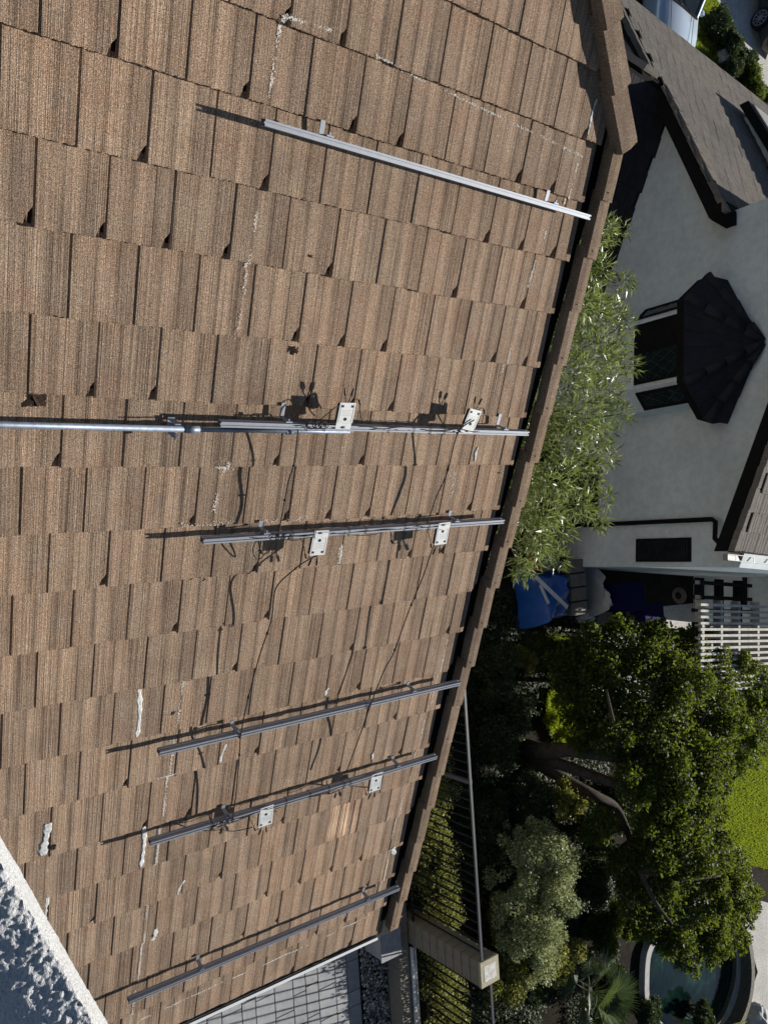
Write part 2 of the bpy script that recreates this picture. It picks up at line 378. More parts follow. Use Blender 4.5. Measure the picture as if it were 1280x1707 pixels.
extra = B(); ntile = 0
for j in range(-5, 19):
    half = (j % 2 == 0)                            # butt line j holds tiles whose joints are offset when j is even
    i0 = -5
    for i in range(i0, 12):
        x0 = i + (.5 if half else 0) + DU.get(j, 0)
        x1 = x0 + 1; rr = random.Random(j*100+i)
        lim = 10.52 + DU.get(j, 0)*.6
        if j < 0: lim = min(lim, 10.74 + (j+1)*.98)       # hip cuts the tiles above
        if x0 > lim - .08: continue
        nt_ = rr.random() < .36
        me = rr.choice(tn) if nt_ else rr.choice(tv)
        if j == 14 and i == 7: me = bare
        dj = DV.get(j, 0) + rr.uniform(-.012, .012)
        loc = R(x0, j + dj, rr.uniform(-.002, .0025))
        rot = Matrix.Rotation(rr.uniform(-.003, .003), 4, 'Z') @ Matrix.Rotation(rr.uniform(-.007, .007), 4, 'Y')
        mw = RM @ Matrix.Translation(loc) @ rot
        if x1 > lim + .02:
            me = field_tile(False, 300+j, 1.0, 0, (lim - x0)*WT).mesh('roof_tile', M_TILE)
        vis = infr(mw @ Vector((WT/2, EX/2, 0)), 60)
        if vis and ntile < 300:
            ntile += 1; link(bpy.data.objects.new('roof_tile', me), house, mw)
        else:
            vs = [mw @ v.co for v in me.vertices]; extra.add(vs, [tuple(p.vertices) for p in me.polygons])
extra.obj('roof_tiling', M_TILE, house, Matrix.Identity(4), kind='stuff')
# rake tiles, hip tiles
def rake_tile(seed, L=.42, w=.108, h=.055):
    r = random.Random(seed); b = B(); n = 7; rows = [0, .01, .2, L]; vs = []; fs = []
    prof = [(0, -.08), (0, -.006), (.006, 0), (w*.5, .003), (w-.01, 0), (w, -.008), (w+.004, -.16)]
    for y in rows:
        for (x, z) in prof: vs.append((x + r.uniform(-.0015, .0015), y + (r.uniform(-.003, .003) if y == 0 else 0), z - y*TILT*.9 + r.uniform(-.001, .001)))
    for k in range(len(rows)-1):
        for i in range(n-1): fs.append((k*n+i, k*n+i+1, (k+1)*n+i+1, (k+1)*n+i))
    m = len(vs)
    for (x, z) in prof: vs.append((x*.8+.012, .004, min(z, -.0)-.022 if z > -.05 else z))
    for i in range(n-1): fs.append((m+i, m+i+1, i+1, i))
    b.add(vs, fs); return b
rk = [rake_tile(s).mesh('rake_tile', M_RAKE) for s in range(4)]; rkl = [rake_tile(s+9).mesh('rake_tile', M_LICHEN) for s in range(2)]
for j in range(0, 19):
    me = random.choice(rkl) if j in (5, 6, 13, 14, 15, 0) else random.choice(rk)
    mw = RM @ Matrix.Translation(R(10.80 + DU.get(j, 0)*.9, j - .12 + DV.get(j, 0), .060)) @ Matrix.Rotation(random.uniform(-.012, .012), 4, 'Z')
    link(bpy.data.objects.new('rake_tile', me), house, mw)
    nb = B().tube([(.04, .05, -.001), (.04, .05, .003)], .004, 6); nb.obj('nail_head', M_DIRT_SHADE, house, mw)
def hip_tile(seed, L=.44, w=.20):
    r = random.Random(seed); b = B(); vs = []; fs = []
    prof = [(-.004, -.075), (0, -.006), (.008, 0), (w*.40, .004), (w*.74, .002), (w*.76, -.002), (w, -.075), (w+.002, -.10)]; n = len(prof)
    rows = [0, .012, .2, L]
    for y in rows:
        for q, (x, z) in enumerate(prof):
            cut = .06*max(0, (q-3))/4 if y < .02 else 0
            vs.append((x + r.uniform(-.0015, .0015), y + cut, z - y*TILT + r.uniform(-.001, .001)))
    for k in range(len(rows)-1):
        for i in range(n-1): fs.append((k*n+i, k*n+i+1, (k+1)*n+i+1, (k+1)*n+i))
    m = len(vs)
    for q, (x, z) in enumerate(prof): vs.append((x*.9+.01, .01 + .06*max(0, q-3)/4, z-.022))
    for i in range(n-1): fs.append((m+i, m+i+1, i+1, i))
    b.add(vs, fs); return b
hp0 = R(11.12, -1.06, .078); hp1 = R(9.48, -2.86, .078); hd = (hp1 - hp0); hd.normalize(); ha = math.atan2(hd.y, hd.x) - math.pi/2
for k in range(7):
    p = hp0 + hd*(k*.355) 
    hip_tile(40+k).obj('hip_tile', M_RAKE, house, RM @ Matrix.Translation(p) @ Matrix.Rotation(ha, 4, 'Z') @ Matrix.Rotation(random.uniform(-.01, .01), 4, 'Z') @ Matrix.Translation(Vector((-.09, 0, 0))))
# deck, other faces, walls, drip edge
D = B()
def RP(I, J, h): return Rw(I, J, h)
ev = 18.35
D.add([RP(-5, -6, -.07), RP(6.0, -6, -.07), RP(10.9, -1.2, -.07), RP(10.95, ev, -.07), RP(-5, ev, -.07),
       RP(-5, -6, -.13), RP(6.0, -6, -.13), RP(10.9, -1.2, -.13), RP(10.95, ev, -.13), RP(-5, ev, -.13)],
      [(0,1,2,3,4), (9,8,7,6,5), (0,5,6,1), (1,6,7,2), (2,7,8,3), (3,8,9,4), (4,9,5,0)])
D.obj('roof_deck', M_BLACK, house, Matrix.Identity(4))
e0 = Rw(-5, ev+.02, -.055); e1 = Rw(10.72, ev+.02, -.055)
B().box(e0.x+.0, e0.x+.024, e0.y, e1.y, e0.z-.01, e0.z+.018).obj('drip_edge', M_TRIM, house, Matrix.Identity(4))
B().box(e0.x-.02, e0.x, e0.y, e1.y, e0.z-.20, e0.z-.012).obj('fascia', M_BLACK, house, Matrix.Identity(4))
gy1 = P0[1] + 10.45*WT
w = B(); xe = e0.x - .5; zt = lambda x: P0[2] - (x-P0[0])*math.tan(PITCH) - .2
w.prism([(-7, 0), (xe, 0), (xe, zt(xe)), (P0[0]-.4, zt(P0[0]-.4)), (-7, zt(P0[0]-.4))], lambda p: (p[0], -3, p[1]), lambda p: (p[0], gy1-.12, p[1]))
w.obj('wall', M_HWALL, house, Matrix.Identity(4))
bb = B(); bb.add([Rw(10.84, -1, -.066), Rw(10.84, ev, -.066), Rw(10.84, ev, -.20), Rw(10.84, -1, -.20), Rw(10.92, -1, -.066), Rw(10.92, ev, -.066), Rw(10.92, ev, -.20), Rw(10.92, -1, -.20)],
     [(0,1,2,3), (7,6,5,4), (0,4,5,1), (1,5,6,2), (2,6,7,3), (3,7,4,0)]); bb.obj('barge_board', M_BLACK, house, Matrix.Identity(4))
# ------------------------------------------------------------------ sealant smears, chalk, debris
def smear(I0, J0, I1, J1, w, h=.005, seed=0, name='sealant_smear', mat=M_WHITE):
    r = random.Random(seed); a = R(I0, J0); c = R(I1, J1); n = 22; m = 6; d = (c-a); L = d.length; d.normalize(); s = Vector((-d.y, d.x, 0)); vs = []; fs = []
    ph = r.random()*6
    for i in range(n+1):
        t = i/n; ww = w*(.7+.18*math.sin(t*9+ph)+.12*math.sin(t*31+ph))*(min(1, t*9+.55))*(min(1, (1-t)*9+.5)) + r.uniform(-.004, .004)
        for k in range(m+1):
            q = k/m - .5; p = a + d*(L*t + r.uniform(-.002, .002)) + s*(q*ww + .006*math.sin(t*5+ph))
            J = -p.y/EX; hh = tile_h(p.x/WT, J) ; z = hh + (.0012 + .3*h*(1-(2*q)**4) * r.uniform(.3, 1.3) if abs(q) < .49 else -.001)
            vs.append((p.x, p.y, z))
    for i in range(n):
        for k in range(m): a_ = i*(m+1)+k; fs.append((a_, a_+1, a_+m+2, a_+m+1))
    B().add(vs, fs).obj(name, mat, house, RM)
def tile_h(I, J):
    jb = math.ceil(J - DV.get(int(math.floor(J)), 0)); y = (jb - J)*EX; half = (jb % 2 == 0); t = (I - (.5 if half else 0) - DU.get(jb, 0)) % 1
    return .0028*math.cos(2*math.pi*(t-.12)) + .0011*math.cos(4*math.pi*(t+.1)) - y*TILT + .001
for k, (a_, b_, w_) in enumerate([((1.95,8.92),(1.99,9.9),.040), ((.38,11.33),(.34,11.98),.060), ((2.43,12.04),(2.46,12.94),.036), ((.49,13.02),(.51,13.8),.030), ((4.03,10.53),(3.97,10.94),.028),
        ((6.03,6.56),(5.99,6.93),.055), ((3.05,14.76),(2.97,15.02),.045), ((3.56,13.68),(3.43,13.98),.028), ((10.12,15.0),(10.38,15.32),.06), ((6.52,9.72),(6.44,9.88),.035), ((8.46,11.74),(8.43,11.91),.03),
        ((10.02,-1.62),(9.97,-1.06),.022), ((9.28,4.66),(9.25,4.94),.03)]):
    smear(*a_, *b_, w_, .005, k)
cv = []
def chalk(I0, J0, I1, J1, dens=1.0, width=.010, wig=.0):
    a = R(I0, J0); c = R(I1, J1); L = (c-a).length; n = int(L*1300*dens); d = (c-a).normalized(); s = Vector((-d.y, d.x, 0))
    for k in range(n):
        t = random.random()
        if math.sin(t*L*9 + I0*3) + math.sin(t*L*23+1.7) + random.uniform(-1, 1) < -.35: continue
        p = a + (c-a)*t + s*(random.gauss(0, width*.45) + wig*math.sin(t*7))
        cv.append((p.x, p.y, tile_h(p.x/WT, -p.y/EX) + .0012, random.uniform(.0012, .0030)))
chalk(2.92, 1.3, 2.86, 2.1, .7); chalk(2.9, 2.1, 2.85, 3.1, .25); chalk(2.84, 8.9, 2.80, 10.9, .6); chalk(2.80, 10.9, 2.78, 13.5, 1.2); chalk(2.78, 13.5, 2.74, 17.8, .9, .008)
chalk(2.5, 10.95, 3.05, 10.9, 1.0, .006); chalk(2.85, -1.05, 2.8, -.1, .9); chalk(2.85, -1.05, 3.7, -1.1, .8); chalk(4.6, -1.0, 10.1, -.72, .3, .007); chalk(2.95, 17.4, 10.1, 17.25, .8, .008, .01)
chalk(10.15, 15, 10.12, 17.4, 1.0, .006); chalk(9.5, 2.1, 9.45, 3.2, .5); chalk(10.0, -.6, 9.95, .1, .8); chalk(10.1, 9.1, 10.0, 14.8, .45, .007); chalk(2.85, 5.05, 3.25, 5.12, .6, .012); chalk(3.07, 4.95, 2.9, 5.8, .9, .014); chalk(2.3, 6.0, 5.0, 6.0, .2, .02); chalk(9.6, .6, 9.5, 1.6, .5); chalk(8.8, 5.2, 8.85, 5.7, .4, .02)
cv = np.array(cv); nq = len(cv); a_ = rng.uniform(0, 6.28, nq); V = np.zeros((nq, 4, 3))
for k in range(4):
    t = a_ + k*math.pi/2; V[:, k, 0] = cv[:, 0] + cv[:, 3]*np.cos(t); V[:, k, 1] = cv[:, 1] + cv[:, 3]*np.sin(t)*1.6; V[:, k, 2] = cv[:, 2] + rng.uniform(-.0004, .0004, nq)
bulk('chalk_mark', V.reshape(-1, 3), np.arange(nq*4).reshape(-1, 4), M_CHALK, house, RM, kind='stuff')
# dry leaf crumbs on the tiles
for k, (px, py, s, lab) in enumerate([(519,428,.010,'dark leaf crumb alone on the tiles above the upper microinverters'), (494,586,.022,'curled brown leaf bit on the tiles just above the conduit rail hook'), (290,1190,.012,'dark crumb just right of the longest white smear'), (387,1042,.010,'tiny leaf crumb beside the lead two courses under the second rail'),
        (340,965,.012,'dark crumb at the joint under the left end of the second rail'), (60,664,.045,'tangled clump of dark leaf litter near the left edge above the conduit'), (88,1412,.02,'dark leaf scrap beside the broad white smear near the stucco parapet'), (462,1353,.008,'tiny crumb just right of the microinverter left of the tan tile'),
        (375,1040,.008,'tiny crumb left of the trunk cable halfway down the roof'), (838,790,.007,'tiny crumb near the roof edge below the conduit rail')]):
    q = UNR(px, py, 0); b = B(); r = random.Random(k)
    for _ in range(3 if s < .02 else 9):
        m = Matrix.Translation(Vector((q.x + r.uniform(-s, s)*.7, q.y + r.uniform(-s, s)*.6, tile_h(q.x/WT, -q.y/EX) + r.uniform(.002, .008)))) @ Matrix.Rotation(r.uniform(0, 3), 4, 'Z') @ Matrix.Rotation(r.uniform(-.5, .5), 4, 'X')
        b.box(-s*.6, s*.6, -s*.25, s*.25, -.001, .002, m)
    o = b.obj('dry_leaf', M_DIRT_SHADE, None, RM); tag(o, lab, 'dry leaf', 'dry leaf crumbs on the roof')
# ------------------------------------------------------------------ rails, hooks
RH = .107
rails = [(2.62, 10.38, .22, 'brightest aluminium rail, highest up the roof and nearest the camera'), (2.62, 10.41, 4.26, 'aluminium rail beside the galvanised conduit, carrying two microinverters'),
         (2.62, 10.44, 6.15, 'aluminium rail next below the conduit, carrying two microinverters below it'), (2.34, 10.57, 10.11, 'bare aluminium rail between two rails that carry microinverters'),
         (2.42, 10.49, 12.12, 'aluminium rail beside the bare tan tile, carrying two microinverters'), (2.45, 10.53, 16.18, 'bare aluminium rail lowest on the roof, nearest the white eave edge')]
hooks = [(3.8, 9.28), (3.98, 9.65), (3.93, 8.89), (4.07, 8.99), (4.23, 9.15), (4.27, 9.38)]
RAILP = [(-.015, 0), (.015, 0), (.015, .018), (.012, .021), (.012, .028), (.015, .031), (.015, .046), (.005, .046), (.005, .036), (-.005, .036), (-.005, .046), (-.015, .046), (-.015, .031), (-.012, .028), (-.012, .021), (-.015, .018)]
for k, (i0, i1, j, lab) in enumerate(rails):
    base = RM @ Matrix.Translation(R(i0, j, RH - .046))
    t = thing('mounting_rail', lab, 'mounting rail', mw=base, group='mounting rails across the roof')
    L = (i1-i0)*WT; b = B(); n = len(RAILP); vs = [(0, y, z) for y, z in RAILP] + [(L, y, z) for y, z in RAILP]
    fs = [(i, (i+1) % n, n+(i+1) % n, n+i) for i in range(n)]
    # end faces left open with inner skin
    b.add(vs, fs); b.obj('rail_extrusion', M_ALU, t, base)
    b = B(); b.box(0.002, L-.002, -.0112, .0112, .003, .006).box(.01, L-.01, -.0025, .0025, .006, .034); b.obj('rail_web', M_ALU, t, base)
    for hi in hooks[k]:
        hx = (hi - i0)*WT; b = B()
        hy = .024; yb = (j % 1)*EX + .012
        b.box(hx-.013, hx+.013, hy, yb, -.056, -.050)           # strap coming out from under the tile above
        b.bar((hx, hy, -.053), (hx, .024, .030), .026, .006, (0, 1, 0))
        b.box(hx-.02, hx+.02, .0185, .026, .004, .040); b.obj('roof_hook', M_ALU, t, base)
        bo = B().tube([(hx, .018, .028), (hx, .040, .028)], .0065, 6); bo.obj('hook_bolt', M_GALV, t, base)
    # splice plates / clips on the face of the rail
    for q in ([.36, .63] if k in (1, 2) else [.45] if k != 0 else []):
        B().box(L*q-.02, L*q+.02, -.0235, -.0182, .006, .030).obj('clip', M_ALU, t, base)
    ties = {1:[4.35, 4.75, 6.3, 6.95, 7.4, 7.8], 2:[4.5, 5.0, 5.85, 6.3, 7.35, 7.7, 8.05], 3:[4.12, 7.5], 4:[3.85, 5.75, 6.4, 6.95, 7.4, 7.6], 5:[], 0:[]}[k]
    for ti in ties:
        x = (ti - i0)*WT; b = B(); dd = random.uniform(-.006, .006)
        b.tube([(x, -.022, -.003), (x+dd, -.0215, .050), (x+dd, .0215, .050), (x, .022, -.003), (x, -.022, -.003)], .0022, 5, False).obj('cable_tie', M_BLKPL, t, base)
# ------------------------------------------------------------------ galvanised conduit with clamp
t = thing('conduit_pipe', 'long galvanised steel conduit running off the left edge beside a rail', 'conduit', mw=RM @ Matrix.Translation(R(-6, 4.375, .0)))
mw = WM[t.name]; cp = lambda I, h=.075, dj=0: Vector(((I+6)*WT, -dj*EX, h))
B().tube([cp(-6), cp(2.1)], .0155, 14).obj('conduit_length', M_GALV, t, mw, smooth=True)
B().tube([cp(2.15, .075, -.0), cp(4.3, .078, -.02), cp(5.4, .078, -.03)], .0125, 14).obj('conduit_length', M_GALV, t, mw, smooth=True)
B().tube([cp(2.02), cp(2.28)], .019, 14).obj('coupling', M_GALV, t, mw, smooth=True)
B().tube([cp(4.0), cp(4.14)], .0155, 12).obj('coupling', M_GALV, t, mw)
b = B(); q = cp(1.86); b.box(q.x-.018, q.x+.018, -.045, .040, .0, .006).box(q.x-.016, q.x+.016, -.040, -.034, .006, .085).box(q.x-.016, q.x+.016, .028, .034, .006, .098); b.tube([(q.x, -.05, .085), (q.x, -.028, .092)], .009, 6); b.obj('pipe_clamp', M_GALV, t, mw)
for ii in (-.5, 2.6, 4.1): pass
# ------------------------------------------------------------------ microinverters
def micro(I, j, side, label, tilt, rot):
    s = 1 if side == 'up' else -1
    base = RM @ Matrix.Translation(R(I, j, RH)) @ Matrix.Rotation(rot, 4, 'Z')
    if s < 0: base = base @ Matrix.Rotation(math.pi, 4, 'Z')
    base = base @ Matrix.Rotation(tilt, 4, 'X') @ Matrix.Scale(.78, 4)
    t = thing('microinverter', label, 'microinverter', mw=base, group='microinverters clipped to the rails')
    B().box(-.072, .072, .030, .172, -.034, -.005, None, .008).obj('inverter_body', M_BLKPL, t, base)
    hw = .070
    p = B(); p.box(-hw, hw, .022, .178, -.004, .0, None, .0012)
    p.box(-hw, -.014, -.030, .0218, -.0025, .0005).box(.016, hw-.008, -.030, .0218, -.0025, .0005).box(-.0138, .0158, -.002, .0218, -.0025, .0005).box(-.0138, .0158, -.030, -.020, -.0025, .0005)
    p.obj('mounting_plate', M_GREYPL, t, base)
    B().tube([(0, .052, .0005), (0, .052, .0025)], .0125, 14).obj('round_hole', M_BLKPL, t, base)
    for x in (-.042, .042): B().box(x-.0085, x+.0085, .142, .160, .0004, .002).obj('square_hole', M_BLKPL, t, base)
    g = B()
    for y0, y1, x0, x1 in ((.078, .080, -.055, .055), (.098, .100, -.055, .055), (.118, .120, -.055, .055), (.0880, .0892, -.04, .03), (.108, .1092, -.05, .02), (.034, .036, -.055, -.022), (.034, .036, .022, .055)): g.box(x0, x1, y0, y1, .0003, .0014)
    g.box(-.058, -.056, .03, .168, .0003, .0014).box(.056, .058, .03, .168, .0003, .0014)
    g.obj('pressed_rib', M_GREYPL2, t, base)
    bt = B().tube([(.001, -.010, .0), (.001, -.010, .012)], .008, 6); bt.obj('clamp_bolt', M_GALV, t, base)
    for x, a in ((-.018, -.16), (.020, .20)):
        c = B(); tip = Vector((x + math.sin(a)*.11, .178+.10, -.030)); c.tube([(x*.4, .170, -.022), (x, .20, -.020), (x + (tip.x-x)*.45, .225, -.024)], .0028, 6)
        c.tube([(x + (tip.x-x)*.4, .222, -.024), (x + (tip.x-x)*.55, .238, -.026), tip], [.0055, .0085, .0065], 8)
        c.obj('cable_connector', M_BLKPL, t, base)
    lp = B(); sx = 1 if s > 0 else -1
    lp.tube([(.045*1, .175, -.02), (.055, .20, -.018), (.085, .205, -.012), (.105, .17, -.006), (.120, .12, -.008), (.150, .06, -.012), (.175, .02, -.02)], .0034, 7)
    lp.tube([(.092, .198, -.010), (.108, .165, -.005)], .0075, 8); lp.obj('lead_cable', M_CABLE, t, base, smooth=True)
    return t
micro(5.18, 4.22, 'up', 'microinverter on the rail beside the conduit, left of the two on it', .03, .02)
micro(8.45, 4.22, 'up', 'microinverter on the rail beside the conduit, nearer the roof edge, cable looped over it', .03, -.16)
micro(5.16, 6.15, 'down', 'microinverter hanging below the second rail, beside the white smear', .05, -.02)
micro(8.48, 6.15, 'down', 'microinverter hanging below the second rail, the one nearer the roof edge', .05, .04)
micro(5.20, 12.12, 'down', 'microinverter below the rail with the tan tile, left of the tan tile', .10, .05)
micro(8.42, 12.12, 'down', 'microinverter below the rail with the tan tile, right of the tan tile', .10, .03)
# ------------------------------------------------------------------ cables
def spl(pts, n=8):
    P_ = [Vector(p) for p in pts]; out = []
    for i in range(len(P_)-1):
        a, b, c, d = P_[max(i-1, 0)], P_[i], P_[i+1], P_[min(i+2, len(P_)-1)]
        for k in range(n):
            t = k/n; out.append(.5*((2*b) + (c-a)*t + (2*a-5*b+4*c-d)*t*t + (3*b-a-3*c+d)*t**3))
    return out + [P_[-1]]
def pxcable(pts, r=.0042, name='cable', lab=None, cat='cable', grp=None, mat=M_CABLE, knots=()):
    q = [UNR(px, py, h) for px, py, h in pts]; b = B(); b.tube(spl(q), r, 6)
    for kk in knots:
        p = spl(q); i = int(kk*(len(p)-2)); b.tube([p[i], p[i].lerp(p[i+1], .5)], .0085, 6)
    o = b.obj(name, mat, None, RM, smooth=True); tag(o, lab, cat, grp); return o
pxcable([(497,716,0.110),(491,770,0.094),(481,803,0.094),(472,850,0.094),(464,893,0.115)], lab='thin black trunk cable strung between the conduit rail and the rail below, left one', grp='trunk cables strung between rails', knots=(.3,.7))
pxcable([(540,921,0.100),(514,933,0.094),(490,950,0.094),(460,981,0.094),(453,1032,0.094),(433,1093,0.094),(415,1160,0.094),(402,1222,0.112),(399,1262,0.094),(395,1310,0.094),(388,1367,0.110)], lab='long black trunk cable from the left inverter below the second rail across the bare rail', grp='trunk cables strung between rails', knots=(.2,.45,.62,.8))
pxcable([(790,700,0.120),(763,722,0.110),(745,788,0.094),(727,829,0.094),(712,874,0.112)], lab='thin black trunk cable leaving the inverter nearest the roof edge beside the conduit rail', grp='trunk cables strung between rails', knots=(.5,))
pxcable([(730,905,0.100),(722,912,0.094),(705,961,0.094),(680,1022,0.094),(656,1088,0.094),(640,1118,0.094),(617,1177,0.112),(597,1234,0.094),(578,1286,0.112)], lab='long black trunk cable crossing the bare rail and ending by the tan tile', grp='trunk cables strung between rails', knots=(.1,.35,.5))
# clumps of wiring on the rails
def along(j, i0, i1, seed, hh=.108, amp=.012, r=.003, off=0):
    rr = random.Random(seed); n = int((i1-i0)*2.2)+2; return [R(i0 + (i1-i0)*k/n, j + off + rr.uniform(-amp, amp)/EX, hh + rr.uniform(-.012, .008)) for k in range(n+1)]
for k, (j, i0, i1, lab) in enumerate([(4.22, 4.1, 9.0, 'black wiring harness wound along the rail beside the conduit'), (6.15, 3.6, 8.9, 'black wiring harness wound along the rail below the conduit'), (12.12, 3.8, 8.6, 'black wiring harness wound along the rail beside the tan tile')]):
    b = B(); b.tube(spl(along(j, i0, i1, k)), .0032, 6); b.tube(spl(along(j, i0+.2, i1-.4, k+9, .100, .018, off=.05)), .0026, 6)
    for q in range(3):
        c = R([4.45, 4.1, 4.0][k] + q*.13, j, .11); b.tube([c + Vector((math.cos(t)*.030, math.sin(t)*.022, .004*math.sin(3*t+q))) for t in np.linspace(0, 6.28, 14)], .0024, 5)
    if k == 2: b.tube(spl([R(4.0, 12.15, .10), R(4.25, 12.45, .07), R(4.6, 12.62, .05), R(5.0, 12.6, .07)]), .003, 6); b.tube(spl([R(7.55, 12.15, .10), R(7.95, 12.35, .08), R(8.25, 12.42, .09)]), .0045, 6)
    if k == 0: b.tube(spl([R(4.55, 4.2, .1), R(4.75, 4.0, .12), R(4.95, 3.9, .11), R(5.05, 4.1, .10)]), .003, 6)
    if k == 1: b.tube(spl([R(3.85, 6.0, .1), R(3.75, 6.4, .06), R(3.95, 6.62, .05), R(4.1, 6.3, .09)]), .003, 6)
    o = b.obj('wiring_harness', M_CABLE, None, RM, smooth=True); tag(o, lab, 'wiring', 'wiring harnesses along the rails')
# ------------------------------------------------------------------ rough stucco parapet, near the camera
def stucco_ledge():
    c0 = Vector(CAM); a = c0 + Vector(ray(-14, 1410))*.82; 
    # horizontal edge direction from the two sighted points
    d2 = Vector(ray(157, 1707)); k = (a.z - c0.z)/d2.z; bpt = c0 + d2*k; e = (bpt - a); e.z = 0; e.normalize()
    nrm = Vector((e.y, -e.x, 0));  nrm = -nrm if nrm.y > 0 else nrm      # towards the camera side
    nu, nv = 800, 380; U = np.linspace(-.35, .80, nu); T = np.linspace(-.10, .50, nv)
    gu, gt = np.meshgrid(U, T, indexing='ij')
    # profile : far side drops, crest, then slopes down toward the camera side
    y = np.where(gt < 0, gt*.15, gt*.86); z = np.where(gt < 0, -np.abs(gt)*1.2, -(gt*.56 - .016*(1-np.exp(-gt/.035))))
    z = z - .012*np.exp(-(gt/.03)**2)*0
    def vn(scale, seed):
        r = np.random.default_rng(seed); n1 = int((U[-1]-U[0])/scale)+3; n2 = int((T[-1]-T[0])/scale)+3; g = r.random((n1, n2))
        fu = (gu-U[0])/scale; ft = (gt-T[0])/scale; iu = fu.astype(int); it = ft.astype(int); fu = fu-iu; ft = ft-it; fu = fu*fu*(3-2*fu); ft = ft*ft*(3-2*ft)
        return (g[iu, it]*(1-fu)+g[iu+1, it]*fu)*(1-ft) + (g[iu, it+1]*(1-fu)+g[iu+1, it+1]*fu)*ft
    n = .5*vn(.05, 1) + .5*vn(.022, 2); bump = .006*(n-.5) + .030*np.clip(vn(.011, 3)-.66, 0, .12)*vn(.06, 9)*(vn(.03, 10)) + .0020*(vn(.0065, 4)-.5)*(1.8*np.exp(-np.abs(gt)/.05)+.45) + .0014*(vn(.0034, 5)-.5)*(1.5*np.exp(-np.abs(gt)/.06)+.4) + .0008*(vn(.002, 6)-.5)
    hn = bump
    P = np.array(a)[None, None, :] + gu[..., None]*np.array(e) + (y)[..., None]*np.array(nrm)
    P[..., 2] += z + hn*.9; P[..., 0] -= nrm.x*hn*(-.45); P[..., 1] -= nrm.y*hn*(-.45)
    idx = np.arange(nu*nv).reshape(nu, nv); F = np.stack([idx[:-1, :-1], idx[1:, :-1], idx[1:, 1:], idx[:-1, 1:]], -1).reshape(-1, 4)
    t = thing('stucco_parapet', 'rough white stucco parapet ledge filling the bottom left corner', 'parapet', tuple(a))
    bulk('stucco_face', P.reshape(-1, 3), F, M_STUCCO, t, Matrix.Identity(4), True)
    b = B(); q = [a + e*(-.35) + nrm*.04, a + e*.80 + nrm*.04, a + e*.80 + nrm*.42, a + e*(-.35) + nrm*.42]
    b.add([(p.x, p.y, a.z-.35) for p in q] + [(p.x, p.y, a.z-1.4) for p in q], [(0,1,2,3), (7,6,5,4), (0,4,5,1), (1,5,6,2), (2,6,7,3), (3,7,4,0)])
    b.obj('stucco_core', M_STUCCO, t, Matrix.Identity(4))
stucco_ledge()
# ------------------------------------------------------------------ patio, block wall, pillar, fence
patio = B().box(1.5, 10.5, -2, 7.50, -.12, -.05).obj('patio', M_SOIL_AND_SHADE, kind='structure')
rr = random.Random(5); y = 7.49; npv = 0; pm = {}
while y > 1.5 and npv < 298:
    hgt = rr.choice([.24, .34, .34]) if y < 7.4 else .26
    x = 4.1 + rr.uniform(-.3, 0)
    while x < 9.6:
        wd = rr.choice([.26, .34, .52, .52])
        key = (wd, hgt)
        if key not in pm: pm[key] = B().box(.007, wd-.007, .007, hgt-.007, 0, .05, None, .004).mesh('paver', M_PAVER)
        mw = Matrix.Translation(Vector((x, y-hgt, -.05+rr.uniform(-.0015, .0015))))
        if infr((x+wd/2, y-hgt/2, 0), 60): link(bpy.data.objects.new('paver', pm[key]), patio, mw); npv += 1
        x += wd
    y -= hgt
# pebbles
def pebbles(x0, x1, y0, y1, n, s0, s1, z=0):
    ico = np.array([(0, 0, 1), (.9, 0, .1), (.28, .85, .1), (-.72, .53, .1), (-.72, -.53, .1), (.28, -.85, .1), (0, 0, -1)]); fi = np.array([(0,1,2),(0,2,3),(0,3,4),(0,4,5),(0,5,1),(6,2,1),(6,3,2),(6,4,3),(6,5,4),(6,1,5)])
    c = np.stack([rng.uniform(x0, x1, n), rng.uniform(y0, y1, n), z + rng.uniform(0, .03, n)], 1); s = rng.uniform(s0, s1, n); an = rng.uniform(0, 6.28, n); st = rng.uniform(.6, 1.5, n)
    v = ico[None]*s[:, None, None]*np.array([1, 1, .6]); v = v*(1 + rng.uniform(-.18, .18, v.shape)); v[..., 0] *= st[:, None]
    x = v[..., 0]*np.cos(an)[:, None] - v[..., 1]*np.sin(an)[:, None]; yy = v[..., 0]*np.sin(an)[:, None] + v[..., 1]*np.cos(an)[:, None]
    V = np.stack([x, yy, v[..., 2]], -1) + c[:, None, :]; F = (fi[None] + (np.arange(n)*7)[:, None, None]).reshape(-1, 3); return V.reshape(-1, 3), F
V, F = pebbles(4.5, 10.8, 7.52, 8.06, 5200, .016, .034); bulk('gravel', V, F, M_PEBBLE, None, None, True, kind='stuff')
bw = thing('block_wall', 'low grey-brown block wall between the gravel strip and the fence', 'wall', (6, 8.2, 0))
x = 1.0
while x < 12:
    B().box(x+.003, x+.597, 8.08, 8.30, -.1, .17).obj('block', M_BLOCK, bw, Matrix.Identity(4)); B().box(x+.203, x+.797, 8.08, 8.30, .173, .38).obj('block', M_BLOCK, bw, Matrix.Identity(4)); x += .6
B().box(7.5, 12, 8.335, 8.375, .36, .42).obj('white_edging', M_TRIM, bw, Matrix.Identity(4))
B().box(7.5, 12, 8.43, 8.46, .34, .39).obj('white_edging', M_TRIM, bw, Matrix.Identity(4))
pl = thing('block_pillar', 'tall square tan block pillar beside the roof corner with a white-patched cap', 'pillar', (7.235, 8.53, 0))
pmw = Matrix.Translation(Vector((7.235, 8.53, 0)))
bz = B().box(-.195, .195, -.195, .195, 0, .190, None, .006).mesh('block', M_BLOCK)
